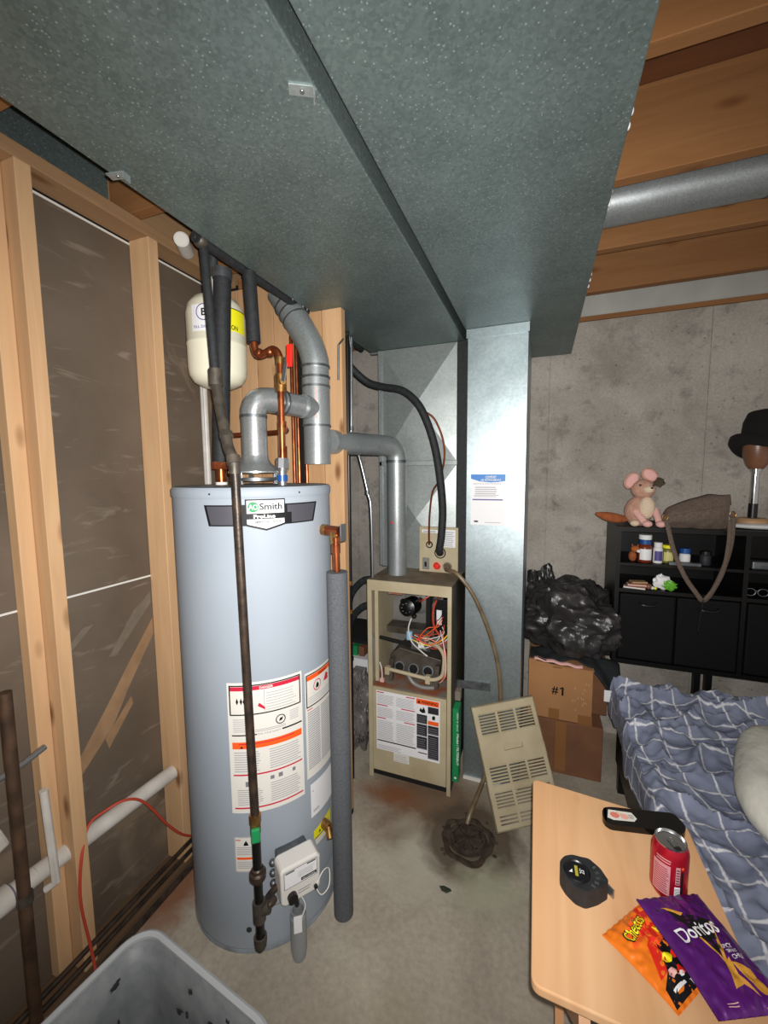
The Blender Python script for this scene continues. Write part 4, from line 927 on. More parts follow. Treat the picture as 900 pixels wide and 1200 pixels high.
for v0, v1, n in rows:
    for u0, u1 in cols:
        for k in range(n+1):
            t = (v1-v0)/(n+.5); vv = v0+k*t
            q = MB(); q.add([gp(u0, vv, .0), gp(u1, vv, .0), gp(u1, vv+t*.42, -.005), gp(u0, vv+t*.42, -.005), gp(u0, vv+.002, -.0015), gp(u1, vv+.002, -.0015), gp(u1, vv+t*.42, -.0065), gp(u0, vv+t*.42, -.0065)], [(0, 1, 2, 3), (7, 6, 5, 4), (0, 4, 5, 1), (2, 6, 7, 3)], m_beige)
            part('slat', q, r)
part('finger_pull', MB().add([gp(.36, .60, .001), gp(.66, .60, .001), gp(.66, .645, .001), gp(.36, .645, .001), gp(.38, .61, .008), gp(.64, .61, .008), gp(.64, .625, .008), gp(.38, .625, .008)], [(0, 1, 5, 4), (1, 2, 6, 5), (2, 3, 7, 6), (3, 0, 4, 7), (4, 5, 6, 7)], m_beige), r)
# green filter edge
r = root('air_filter', 'green-edged pleated air filter slotted upright between furnace and tall duct', 'filter', (-.35, 1.9, .055))
part('frame', MB().box((-.364, 1.835, .055), (-.336, 1.90, .425), m_green), r)
d = Decal(plane((-.3635, 1.835, .055), (1, 0, 0), (0, 0, 1)), .3)
d.text('Model / FILTERBUY', .019, .245, .16, .011, m_pwhite, .0006, .02, rot=-PI/2); d.text('MERV  8  20x16', .019, .35, .09, .008, m_pwhite, .0006, .0, rot=-PI/2)
d.poly([(.014+.006*math.cos(k*PI/5), .02+.006*math.sin(k*PI/5)) for k in range(10)], m_pwhite)
part('printing', d, r)

# =================================================================== BEHIND FURNACE LEFT
r = root('storage_shelf', 'low wooden storage shelf standing behind the furnace at left', 'shelf', (-1.0, 2.3, 0))
part('board', MB().box((-1.20, 2.12, .25), (-.86, 2.45, .27), m_cardold), r)
part('board', MB().box((-1.20, 2.12, .54), (-.86, 2.45, .56), m_dark), r)
for x in (-1.20, -.875): part('leg', MB().box((x, 2.13, 0), (x+.015, 2.44, .54), m_cardold), r)
single('white_carton', MB().box((-1.10, 2.13, .271), (-.90, 2.28, .44), m_paper), (-1.0, 2.2, .271), 'white carton on the low shelf behind the furnace', 'box')
single('grey_carton', MB().box((-1.00, 2.06, .30), (-.93, 2.12, .40), m_inner), (-.97, 2.1, .30), 'small grey carton in front of the white carton', 'box')
for i, (x, m) in enumerate(((-1.09, m_card), (-1.045, m_green), (-1.0, m_cardold))):
    single('book', MB().box((x, 2.16, .441), (x+.035, 2.28, .50), m), (x, 2.2, .441), ('tan book on the white carton', 'green book on the white carton', 'brown book on the white carton')[i], 'book')
for i, z in enumerate((.80, .64)):
    single('hose_coil', MB().tube([(-1.13, 2.3, z-.1), (-1.08, 2.25, z), (-.99, 2.22, z+.09), (-.90, 2.2, z+.11)], .022, m_steeld, 10), (-1.0, 2.3, z-.08), ('upper grey curved hoop behind the furnace', 'lower grey curved hoop behind the furnace')[i], 'hoop')
def bagfn(sd, amp, fr=2.2):
    def f(d, q):
        n1 = noise.noise(d*fr+V((sd, 0, 0))); n2 = abs(noise.noise(d*fr*2.3+V((0, sd, 0)))); n3 = abs(noise.noise(d*fr*5+V((0, sd, 2))))
        return q*(1+amp*(n1*1.1-n2*.9-n3*.45))
    return f
def sack(c, rad, m, sd, amp=.45, n=80, k=56, zmin=None):
    b = MB().ball(c, rad, m, n, k, fn=bagfn(sd, amp))
    if zmin is not None:
        for p in b.v:
            if p.z < zmin: p.z = zmin+.0005*random.random()
    return b
single('grey_rubbish_sack', sack((-.925, 1.99, .20), (.085, .12, .22), M('grey_bag_film', '6b6664', .45), 4, .3, zmin=.001), (-.925, 1.99, 0), 'slumped grey plastic sack left of the furnace', 'bag')

# =================================================================== BOXES AND BIN LINER
r = root('cardboard_box', 'tan moving box marked #1 behind the louvred door', 'box', (.12, 2.3, .285))
part('carton', MB().box((-.035, 2.15, .285), (.262, 2.45, .585), m_card), r, bevel=.002)
d = Decal(plane((-.035, 2.15, .285), (1, 0, 0), (0, 0, 1)), .3)
d.text('#', .112, .13, .030, .042, m_blk, .0006, .02); part('marking', d, r); d = Decal(d.fn); d.rect(.158, .13, .167, .174, m_blk, .0006); d.poly([(.149, .160), (.158, .166), (.158, .174), (.149, .167)], m_blk, .0007); part('marking_digit', d, r); d = Decal(d.fn).rect(.115, .27, .155, .30, m_tape, .0006); part('tape', d, r); d = Decal(d.fn).rect(.10, .0, .15, .055, m_tape, .0006); part('tape', d, r); d = Decal(d.fn)
for i in range(14):
    u, v = .19+random.random()*.085, .05+random.random()*.16; d.poly([(u, v), (u+.01, v-.004), (u+.006, v+.012)], m_lwood, .0007)
q = part('torn_patch', d, r); q['kind'] = 'stuff'
part('tape', MB().box((.20, 2.147, .283), (.264, 2.1495, .33), m_tape), r)
part('flap', MB().prism([(0, .585), (.0, .6), (.10, .59), (.26, .588), (.26, .585)], lambda x, z, t: V((x, t, z)), 2.1, 2.16, m_card), r)
r = root('old_cardboard_box', 'worn dark cardboard box under the #1 box', 'box', (.16, 2.32, 0))
part('carton', MB().box((.0, 2.145, 0), (.315, 2.45, .282), m_cardold), r, bevel=.004)
part('tape', MB().box((.10, 2.142, .02), (.15, 2.1445, .28), m_tape), r)
single('side_carton', MB().box((.27, 2.27, .283), (.345, 2.47, .55), m_cardold), (.31, 2.35, .283), 'narrow brown carton squeezed between the #1 box and the bed', 'box', bevel=.003)
def liner(d, q):
    n1 = noise.noise(d*1.9+V((3, 0, 0))); n2 = abs(noise.noise(V((d.x*4, d.y*3, d.z*2.2)))); n3 = abs(noise.noise(d*8+V((0, 9, 2))))
    f1 = noise.voronoi(V((d.x*2.6, d.y*2.2, d.z*2.0)))[0]; f2 = noise.voronoi(V((d.x*5.5+3, d.y*4.5, d.z*4)))[0]
    s = 1.10+.28*n1-.24*(f1[1]-f1[0])-.12*(f2[1]-f2[0])-.05*n2
    if d.z > 0: s *= 1-.35*max(0, d.x)*d.z*1.2
    return q*s
b = MB().ball((.178, 2.33, .762), (.295, .20, .205), m_bagblk, 120, 84, fn=liner)
for p in b.v:
    if p.z < .625 and p.y < 2.3: p.z = max(p.z, .618)
    if p.z < .602: p.z = .602+.001*random.random()
    if p.y > 2.575: p.y = 2.575
    if p.y > 2.208 and p.x > .343: p.x = .343
    p.x = max(p.x, -.062)
    if p.y < 2.1 and p.x < .0: p.y = 2.1
single('bin_liner', b, (.165, 2.33, .602), 'crumpled shiny black bin liner heaped on the cardboard box', 'bag')
b = MB().ball((.02, 2.46, .80), (.13, .10, .20), m_bagblk, 70, 50, fn=bagfn(8, .3))
for p in b.v:
    p.z = max(p.z, .6015); p.y = min(p.y, 2.58); p.x = max(p.x, -.063)
single('bin_liner', b, (.02, 2.46, .602), 'matt black bin liner standing against the wall behind the heap', 'bag')
b = MB()
b.grid(30, 10, lambda u, v: V((-.03+.42*u, 2.125+.16*v-.02*math.sin(u*9), .605+.012*math.sin(u*17+v*5)-max(0, u-.66)*.55*(1.2-v)+.01*noise.noise(V((u*6, v*4, 1))))), m_cloth)
single('dark_cloth', b, (.1, 2.13, .6), 'dark cloth squashed under the black bag and drooping at right', 'cloth', solid=.006)
b = MB(); b.grid(20, 2, lambda u, v: V((-.01+.22*u, 2.10+.02*v, .607-.015*u+.008*v+.003*math.sin(u*20))), m_plushp)
single('pink_paper', b, (.05, 2.105, .6), 'thin pink and white printed paper edge under the black bag', 'paper', solid=.003)

# =================================================================== BLACK CABINET
CX0, CX1, CY = .348, 1.75, 2.22
r = root('black_cabinet', 'low black shelving cabinet against the concrete wall at right', 'cabinet', (1.0, 2.38, 0))
def sh(name, a, b, m=m_shelfblk, **k): return part(name, MB().box(a, b, m), r, **k)
sh('top', (CX0, CY, 1.250), (CX1, 2.56, 1.272)); sh('bottom', (CX0, CY, .600), (CX1, 2.56, .62))
for x in (CX0, .845, 1.30, CX1-.018): sh('side_panel' if x in (CX0, CX1-.018) else 'divider', (x, CY+.002, .62), (x+.018, 2.56, 1.25))
sh('shelf', (CX0+.018, CY+.004, 1.085), (CX1-.018, 2.56, 1.098)); sh('shelf', (CX0+.018, CY+.004, .955), (CX1-.018, 2.56, .972))
sh('back_panel', (CX0+.018, 2.55, .62), (CX1-.018, 2.558, 1.25))
for x in (.695, .74, 1.3, 1.7): sh('leg', (x, CY+.02, 0), (x+.025, CY+.05, .60))
for x0, x1 in ((CX0+.022, .60), (.604, .841), (.867, 1.07), (1.075, 1.296)):
    dd = part('drawer_front', MB().box((x0, CY-.006, .625), (x1, CY+.03, .95), m_fabblk), r, bevel=.008)
    part('drawer_handle', MB().tube([(x0+.08, CY-.008, .915), (x0+.095, CY-.022, .905), (x1-.095, CY-.022, .905), (x1-.08, CY-.008, .915)], .004, m_black, 8), dd)
single('white_folded_cloth', MB().ball((.93, 2.30, 1.286), (.13, .05, .014), m_pwhite, 24, 10), (.93, 2.3, 1.273), 'white folded cloth lying on the cabinet top at right', 'cloth')
def bottle(x, y, z, rad, h, body, cap, lab, label, capH=.03, name='pill_bottle', caprad=.85, labm=m_paper):
    q = root(name, label, 'bottle', (x, y, z), 'bottles on the upper shelf')
    part('body', MB().lathe((x, y, z), [(0, 0), (rad*.95, .001), (rad, .004), (rad, h*.8), (rad*.75, h*.93), (rad*.6, h*.95)], body, 24), q)
    part('cap', MB().lathe((x, y, z), [(rad*caprad, h*.93), (rad*caprad, h*.93+capH), (0, h*.93+capH)], cap, 24), q)
    if lab: part('label', Decal(cylmap((x, y), rad, -90), .004).rect(-rad*.9, z+h*.15, rad*.9, z+h*.7, labm, .0006), q)
    return q
bq = bottle(.475, 2.27, 1.099, .030, .095, m_amber, m_bluecap, 1, 'large brown bottle with blue and white cap on the upper shelf', .022)
part('lid', MB().cyl((.475, 2.27, 1.2105), (.475, 2.27, 1.232), .027, m_pwhite, n=20), bq, label='white lid')
bottle(.528, 2.265, 1.099, .020, .085, m_pwhite, m_pwhite, 1, 'white and purple bottle behind the bag strap', .02, labm=m_purp)
bottle(.572, 2.28, 1.099, .024, .078, M('olive_glass', '6b6a2c', .3), m_yel, 1, 'yellow-capped jar in the middle of the upper shelf', .014, 'supplement_jar', 1.0, M('pale_yellow_label', 'c9c27a', .5))
bottle(.640, 2.28, 1.099, .022, .055, m_pwhite, m_bluecap, 0, 'small white bottle with blue cap right of the yellow-capped jar', .024, 'pill_bottle', 1.0)
bottle(.72, 2.28, 1.099, .022, .055, m_char, m_black, 0, 'small dark jar at the right end of the bottle row', .015, 'cream_jar', 1.0)
single('grey_tin', MB().box((.565, 2.222, 1.099), (.69, 2.25, 1.115), m_steeld), (.62, 2.235, 1.099), 'flat grey metal tin lying in front of the bottles', 'tin', bevel=.003)
# plush creatures
r = root('small_plush_fox', 'little orange and white plush fox head on the upper shelf', 'plush toy', (.43, 2.27, 1.099))
part('body', MB().ball((.425, 2.27, 1.125), (.018, .018, .026), m_plushb, 14, 10), r)
part('head', MB().ball((.432, 2.255, 1.163), (.019, .017, .015), M('orange_plush', 'a85a26', 1), 14, 10), r)
part('muzzle', MB().ball((.445, 2.243, 1.155), (.011, .010, .008), m_pwhite, 12, 8), r)
for s in (-1, 1): part('ear', MB().cyl((.432+s*.01, 2.258, 1.172), (.432+s*.013, 2.258, 1.187), .006, m_plushb, r1=.001, n=8), r)
# items on second shelf
for i in range(5):
    single('notepad', MB().obox((.435+.004*i, 2.25, .976+i*.007), ((1, .1*(i-2), 0), (-.1*(i-2), 1, 0), (0, 0, 1)), (.045-.003*i, .02, .0032), (m_papero, m_skin, m_plushp, m_cardold, m_lwood)[i]), (.435, 2.25, .973+i*.007), ('white notepad at the bottom of the small paper pile', 'brown notepad second from the bottom of the small paper pile', 'pink notepad in the middle of the small paper pile', 'dark brown notepad second from the top of the paper pile', 'tan notepad on top of the small paper pile')[i], 'notepad', 'papers on the lower shelf')
r = root('snack_packet', 'white and green packet on the lower shelf', 'packet', (.555, 2.25, .973))
part('wrapper', MB().ball((.548, 2.255, 1.01), (.040, .018, .034), m_paper, 24, 16, fn=bagfn(2, .3)), r)
part('green_wrap', MB().ball((.575, 2.235, .998), (.030, .014, .024), m_greenplastic, 20, 14, fn=bagfn(5, .5)), r, label='bright green wrap')
for i, (x, m, s) in enumerate(((.492, m_skin, .014), (.508, m_pwhite, .008), (.52, m_yel, .007))):
    single('trinket', MB().ball((x, 2.24, .973+s), s, m, 12, 8), (x, 2.24, .973), ('brown round trinket beside the paper pile', 'tiny white ball trinket', 'tiny yellow trinket by the packet')[i], 'trinket')
r = root('eyeglasses', 'folded eyeglasses on the lower shelf at far right', 'glasses', (.90, 2.25, .973))
for x in (.88, .925): part('lens_rim', MB().tube([(x+.019*math.cos(a*PI/5), 2.24, .998+.016*math.sin(a*PI/5)) for a in range(11)], .002, m_steeld, 8, sub=2), r)
part('bridge', MB().tube([(.898, 2.24, 1.0), (.903, 2.238, 1.005), (.907, 2.24, 1.0)], .002, m_steeld, 8), r)
part('temple', MB().tube([(.86, 2.24, 1.0), (.862, 2.28, 1.0), (.87, 2.33, .98)], .002, m_black, 8), r)
single('clear_case', MB().box((.88, 2.24, 1.099), (.95, 2.29, 1.135), m_steeld), (.91, 2.26, 1.099), 'small dull metal case on the upper shelf at right', 'case', bevel=.006)
# big plush
r = root('plush_animal', 'pink sitting plush animal with large ears on the cabinet top', 'plush toy', (.46, 2.29, 1.273))
part('body', MB().ball((.445, 2.305, 1.335), (.052, .05, .068), m_plush, 28, 20, fn=lambda d, q: q*(1-.18*max(0, d.z))), r)
part('belly', MB().ball((.468, 2.272, 1.345), (.030, .028, .045), m_plushc, 24, 16), r, label='cream tummy')
hd = part('head', MB().ball((.455, 2.285, 1.418), (.044, .040, .038), m_plush, 28, 20), r)
part('muzzle', MB().ball((.468, 2.252, 1.418), (.020, .018, .015), m_plushc, 20, 14), hd, label='cream muzzle')
part('nose', MB().ball((.477, 2.236, 1.424), (.005, .004, .004), m_black, 10, 8), hd)
for x in (.439, .485): part('eye', MB().ball((x, 2.252, 1.434), .0045, m_black, 10, 8), hd)
for (x, z, rx, s) in ((.413, 1.452, .5, .036), (.476, 1.473, -.9, .034)):
    rot = Matrix.Rotation(rx, 3, 'Y')
    e = part('ear', MB().ball((x, 2.29, z), (.026, .010, s), m_plush, 20, 14, rot=rot), hd)
    part('ear_lining', MB().ball((x+.001, 2.283, z), (.019, .007, s*.84), m_plushp, 20, 14, rot=rot), e if False else hd, label='pink ear lining')
part('flower', MB().ball((.506, 2.262, 1.446), (.019, .013, .018), m_plushg, 16, 12, fn=bagfn(3, .5, 3)), hd, label='olive flower at the ear')
for a, b in (((.43, 2.27, 1.33), (.462, 2.235, 1.285)), ((.50, 2.28, 1.335), (.51, 2.238, 1.285))):
    part('leg', MB().tube([a, ((a[0]+b[0])/2, (a[1]+b[1])/2-.004, (a[2]+b[2])/2), b], lambda t: .014-.002*t, m_plushp, 14), r)
for x, y in ((.425, 2.245), (.466, 2.228), (.512, 2.228)): part('paw', MB().ball((x, y, 1.286), (.018, .020, .013), m_plushc if x < .43 else m_plushp, 16, 10), r)
part('tail', MB().tube([(.41, 2.31, 1.295), (.37, 2.30, 1.298), (.32, 2.285, 1.308), (.285, 2.27, 1.318)], lambda t: .004+.016*math.sin(min(1, t*1.05)*PI*.9+.2), m_plushb, 16), r, label='rust brown tail')
r.scale = (1.18, 1.0, 1.22); r.location.x += .004
# shoulder bag
r = root('shoulder_bag', 'brown-grey canvas shoulder bag slumped on the cabinet top with hanging strap', 'bag', (.66, 2.25, 1.273))
def bf(u, v, s=1):
    x = .522+.262*u; top = 1.345+.085*math.sin(min(1, u*1.15)*PI/2)-.0*u; bot = 1.276-.008*math.sin(u*PI)
    if u < .12: top -= (.12-u)*.6
    z = bot+(top-bot)*v; bul = math.sin(v*PI*.92+.12)*math.sin(max(.02, min(.98, u))*PI)**.4
    return V((x+.01*v*(u-.5), 2.262-s*.052*bul+.006*noise.noise(V((u*7, v*5, s*3))), z+.006*noise.noise(V((u*5, v*5, 7)))))
b = MB(); b.grid(36, 16, lambda u, v: bf(u, v, 1), m_bag); b.grid(36, 16, lambda u, v: bf(u, v, -1), m_bag)
b.grid(36, 2, lambda u, v: bf(u, 1, 1).lerp(bf(u, 1, -1), v), m_bag); b.grid(36, 2, lambda u, v: bf(u, 0, 1).lerp(bf(u, 0, -1), v), m_bag)
b.grid(2, 16, lambda u, v: bf(0, v, 1).lerp(bf(0, v, -1), u), m_bag); b.grid(2, 16, lambda u, v: bf(1, v, 1).lerp(bf(1, v, -1), u), m_bag)
part('body', b, r)
b = MB(); b.grid(36, 8, lambda u, v: bf(u, .98-.42*v*(1-.3*u), 1)+V((0, -.006-.004*v, .002)), m_bag)
part('flap', b, r, solid=.003)
def ribbon(pts, wd, m, nrm=(0, -1, 0), th=.003):
    b = MB(); P = [V(p) for p in pts]; Q = []
    for i in range(len(P)-1):
        a = P[max(i-1, 0)]; c = P[i]; d = P[i+1]; e = P[min(i+2, len(P)-1)]
        for k in range(8):
            t = k/8; Q.append(.5*((2*c)+(-a+d)*t+(2*a-5*c+4*d-e)*t*t+(-a+3*c-3*d+e)*t**3))
    Q.append(P[-1]); L = len(Q)-1; N_ = V(nrm)
    def f(u, v):
        i = min(L, int(round(u*L))); t = (Q[min(i+1, L)]-Q[max(i-1, 0)]).normalized(); s = t.cross(N_).normalized()
        return Q[i]+s*(v-.5)*wd
    b.grid(L, 1, f, m); return b
part('strap', ribbon([(.538, 2.212, 1.33), (.548, 2.206, 1.28), (.575, 2.200, 1.17), (.62, 2.198, 1.06), (.668, 2.198, .985), (.695, 2.198, .952), (.722, 2.198, .985), (.757, 2.199, 1.08), (.782, 2.201, 1.2), (.788, 2.206, 1.30), (.79, 2.212, 1.35)], .019, m_bag), r, solid=.003)
part('strap', ribbon([(.700, 2.192, .955), (.735, 2.192, 1.02), (.762, 2.194, 1.10), (.775, 2.198, 1.22), (.775, 2.204, 1.32)], .016, m_bag), r, solid=.003)
part('strap_end', ribbon([(.695, 2.194, .955), (.690, 2.196, .88), (.684, 2.196, .80)], .006, m_black), r, solid=.002)
for x, z in ((.535, 1.325), (.785, 1.345)): part('ring', MB().tube([(x+.011*math.cos(a*PI/5), 2.205, z+.013*math.sin(a*PI/5)) for a in range(11)], .0018, m_brass, 8, sub=2), r)
# hat stand
r = root('hat_stand', 'chrome stand with brown form and light wooden base on the cabinet', 'stand', (.91, 2.33, 1.273))
part('base', MB().lathe((.905, 2.34, 1.273), [(0, .0), (.05, .0), (.058, .012), (.058, .036), (.05, .046), (0, .048)], m_lwood, 36), r, label='light wooden base')
part('pole', MB().cyl((.905, 2.34, 1.32), (.905, 2.34, 1.385), .017, m_black, n=20).cyl((.905, 2.34, 1.38), (.905, 2.34, 1.535), .015, m_chrome, n=20).cyl((.905, 2.34, 1.53), (.905, 2.34, 1.545), .021, m_chrome, n=20), r)
part('form', MB().lathe((.905, 2.34, 1.54), [(0, 0), (.026, .002), (.038, .02), (.050, .06), (.058, .11), (.050, .16), (0, .185)], m_skin, 32), r, label='brown tapered head form')
r = root('felt_hat', 'black felt hat tilted on the brown stand form', 'hat', (.93, 2.33, 1.68))
ht = Matrix.Rotation(.18, 3, 'Y') @ Matrix.Rotation(-.25, 3, 'X')
hc = V((.925, 2.325, 1.632))
def hp(pr, n=48, wob=0):
    b = MB().lathe((0, 0, 0), pr, m_hat, n)
    b.v = [hc + ht @ V((p.x, p.y*.85, p.z + wob*math.cos(2*math.atan2(p.y, p.x))*(p.x**2+p.y**2)*8)) for p in b.v]; return b
part('brim', hp([(.072, -.004), (.10, -.014), (.122, -.012), (.132, .002), (.130, .022), (.122, .030), (.124, .012), (.112, .000), (.09, .004)], wob=.12), r)
b = hp([(.086, -.0), (.092, .05), (.092, .115), (.082, .155), (.05, .17), (.025, .155), (0, .145)]); part('crown', b, r)
part('band', hp([(.0885, .004), (.0905, .006), (.0915, .028), (.0895, .03)]), r)

# =================================================================== BED
r = root('bed', 'low black bed frame with mattress along the right side', 'bed', (.9, 1.3, 0))
part('rail', MB().box((.375, .15, .13), (.40, 2.16, .36), m_black), r, bevel=.005)
part('rail', MB().box((.375, 2.135, .13), (1.8, 2.16, .36), m_black), r, bevel=.005)
for y in (.2, 1.1, 2.1): part('leg', MB().box((.38, y, 0), (.42, y+.04, .13), m_black), r)
part('base_board', MB().box((.40, .15, .30), (1.8, 2.13, .33), m_black), r)
part('mattress', MB().box((.385, .16, .332), (1.8, 2.15, .475), m_sheet), r, bevel=.03)
def cz(x, y):
    p = V((x*3.2, y*2.6, .3)); a = noise.noise(p)*.030; q = V((x*2.2+y*3.5, y*2.0-x*4.5, 1.7))
    rd = (1-abs(noise.noise(q*1.3))*2)**3; rd2 = (1-abs(noise.noise(V((x*7-y*3, y*6+x*4, 4.2))))*2)**3; rd3 = (1-abs(noise.noise(V((x*13+y*5, y*14, 9))))*2)**2
    far = max(0, min(1, (y-1.55)/.5))
    return .505 + a*(1+far*.5) + max(rd, 0)*.022*(1+.9*far) + max(rd2, 0)*.014*(1+.5*far) + max(0, rd3)*.008 + (.005+.003*far)*max(0, 1-abs(noise.noise(V((x*9-y*9, y*5+x*4, 2))))*5) + (.004+.004*far)*max(0, 1-abs(noise.noise(V((x*5+y*9, y*4-x*6, 12))))*6) + .055*math.exp(-((x-.83)**2/.018+(y-2.05)**2/.02)) + .05*math.exp(-((x-1.05)**2/.01+(y-2.08)**2/.02))
def cmf(u, v):
    y = .12+2.02*v+.02*math.sin(u*9); s = u*1.62-.12
    if s < 0:
        t = -s; z0 = cz(.345, y); return V((.345-.02*math.sin(t*12+y*15)*t*4-.01*math.sin(min(t*30, PI/2)), y, z0-t*1.05+.012*noise.noise(V((y*9, t*9, 3)))))
    x = .345+s; e = max(0, 1-s/.03); z = cz(x, y)-.012*e*e
    if v > .985: z -= (v-.985)*2.2
    return V((x+.012*noise.noise(V((x*8, y*8, 5))), y, z))
NU, NV = 230, 290
b = MB(); b.grid(NU, NV, cmf, m_plaid); b.keep = True
co = finish('comforter', b, V((.9, 1.2, .5))); co.location = (.9, 1.2, .5)
tag(co, 'rumpled blue-grey comforter with white grid lines spread over the bed', 'comforter')
uvl = co.data.uv_layers.new(name='UVMap')
# uv follows cloth; recompute from grid order
if len(co.data.vertices) == (NU+1)*(NV+1):
    for lp in co.data.loops:
        i = lp.vertex_index % (NU+1); j = lp.vertex_index//(NU+1)
        u, v = i/NU, j/NV
        du = .05*noise.noise(V((u*4, v*5, 8))); dv = .05*noise.noise(V((u*4, v*5, 18)))
        uvl.data[lp.index].uv = ((u*1.62+du+v*.10)/.086, (v*2.02+dv-u*.12)/.092)
else: print('COMFORTER VERT MISMATCH')
cs = co.modifiers.new('solid', 'SOLIDIFY'); cs.thickness = .012; cs.offset = -1
def pf(d, q):
    f = 1-.5*(abs(d.x)**4*abs(d.y)**4); q = V((math.copysign(abs(d.x)**.6, d.x)*.24, math.copysign(abs(d.y)**.6, d.y)*.30, q.z))
    return q + V((0, 0, .010*noise.noise(V((q.x*14, q.y*9, 2)))+.012*(1-abs(noise.noise(V((q.x*9+q.y*5, q.y*3, 6))))*2)))
b = MB().ball((.82, 1.45, .60), (.24, .30, .09), m_pil, 70, 40, fn=pf, rot=Matrix.Rotation(-.35, 3, 'Z'))
for p in b.v: p.z = max(p.z, .545)
single('pillow', b, (.86, 1.5, .545), 'creamy white rumpled pillow on the blue grid comforter', 'pillow')
single('paper_tag', MB().obox((.322, 2.105, .475), ((1, .1, 0), (0, 0, 1), (0, 1, 0)), (.017, .028, .001), m_paper), (.322, 2.105, .447), 'small white tag hanging at the bed corner', 'tag')

# =================================================================== TRAY TABLE
TZ = .66
r = root('tray_table', 'light wood folding tray table in the right foreground', 'table', (.18, .93, 0))
def rpoly(pts, rad, k=6):
    out = []
    n = len(pts)
    for i in range(n):
        p = V((*pts[i], 0)); a = V((*pts[i-1], 0)); c = V((*pts[(i+1) % n], 0)); da = (a-p).normalized(); dc = (c-p).normalized()
        for j in range(k+1):
            t = j/k; s = p+da*rad; e = p+dc*rad; q = s*(1-t)**2+p*2*t*(1-t)+e*t*t; out.append((q.x, q.y))
    return out
tp = rpoly([(.0, 1.178), (.36, 1.145), (.372, .655), (.006, .672)], .018)
part('tabletop', MB().prism(tp, lambda x, y, t: V((x, y, t)), TZ-.018, TZ, m_table), r, bevel=.003)
for x in (.07, .30):
    part('leg', MB().obox((x, .93, .32), ((0, .62, .74), (0, -.74, .62), (1, 0, 0)), (.385, .016, .009), m_tablegap), r)
    part('leg', MB().obox((x+.022, .93, .32), ((0, -.62, .74), (0, .74, .62), (1, 0, 0)), (.385, .016, .009), m_tablegap), r)
for y, z in ((.70, .08), (1.16, .08)): part('crossbar', MB().cyl((.06, y, z), (.33, y, z), .008, m_tablegap, n=10), r)
part('cleat', MB().box((.04, .76, TZ-.034), (.33, .79, TZ-.0185), m_tablegap), r)
part('cleat', MB().box((.04, 1.07, TZ-.034), (.33, 1.10, TZ-.0185), m_tablegap), r)
# can
cx, cy = .270, .938
r = root('soda_can', 'open red soda can standing behind the purple crisp bag', 'can', (cx, cy, TZ))
part('body', MB().lathe((cx, cy, TZ), [(0, .004), (.020, .003), (.024, 0), (.027, .004), (.0325, .014), (.033, .018), (.033, .100), (.031, .108), (.0275, .1155)], m_soda, 48), r)
part('lid', MB().lathe((cx, cy, TZ), [(.0275, .1155), (.0282, .119), (.0268, .1195), (.0255, .116), (.0245, .1145), (0, .1147)], m_alu, 48), r, label='silver can lid')
part('tab', MB().obox((cx+.002, cy-.004, TZ+.1165), ((1, .5, 0), (-.5, 1, 0), (0, 0, 1)), (.006, .0105, .0008), m_alu).ball((cx+.002, cy-.001, TZ+.1175), .0025, m_steeld, 8, 6), r, bevel=.001)
part('mouth', MB().ball((cx+.008, cy-.015, TZ+.1149), (.007, .008, .0004), m_dark, 14, 6), r)
d = Decal(cylmap((cx, cy), .0331, -105), .003)
d.rect(-.030, TZ+.02, .002, TZ+.085, m_sodad, .0003).lines(-.028, TZ+.024, .0, TZ+.08, 12, m_soda, .0005, .35)
d.lines(-.024, TZ+.089, .004, TZ+.1, 2, m_sodad, .0004, .5)
d.rect(.010, TZ+.018, .020, TZ+.045, m_paper, .0004).lines(.0105, TZ+.02, .0195, TZ+.043, 9, m_blk, .0006, .4, 0)
d.rect(.011, TZ+.05, .019, TZ+.088, m_sodad, .0004).lines(.012, TZ+.052, .018, TZ+.086, 6, m_char, .0006, .4, 0); d.rect(.021, TZ+.083, .026, TZ+.088, m_orange, .0005); d.rect(.021, TZ+.03, .026, TZ+.078, m_blk, .0004)
part('printing', d, r)
# black glossy bar
r = root('remote_control', 'glossy black slim device with pink sticker at the far table edge', 'device', (.26, 1.11, TZ))
pl = rpoly([(.168, 1.108), (.182, 1.120), (.335, 1.155), (.352, 1.118), (.340, 1.092), (.268, 1.080), (.178, 1.061), (.165, 1.078)], .012)
part('body', MB().prism(pl, lambda x, y, t: V((x, y, t)), TZ+.001, TZ+.016, M('gloss_black', '060607', .12)), r, bevel=.005)
d = Decal(plane((.178, 1.076, TZ+.016), (1, .2, 0), (-.2, 1, 0)), .3)
d.poly([(.0, .006), (.012, .0), (.06, .002), (.07, .012), (.064, .030), (.01, .032)], m_papero, .0006)
for u, v, q, m in ((.02, .016, .011, M('sticker_salmon', 'd77a68', .5)), (.042, .014, .010, M('sticker_pink', 'e4a394', .5)), (.032, .022, .008, m_plushc)): d.poly([(u+q*math.cos(k*PI/4), v+q*math.sin(k*PI/4)*.9) for k in range(8)], m, .0009+q*.01)
d.lines(.052, .010, .064, .024, 3, m_char, .0011, .3)
part('sticker', d, r, label='white sticker with pink shapes')
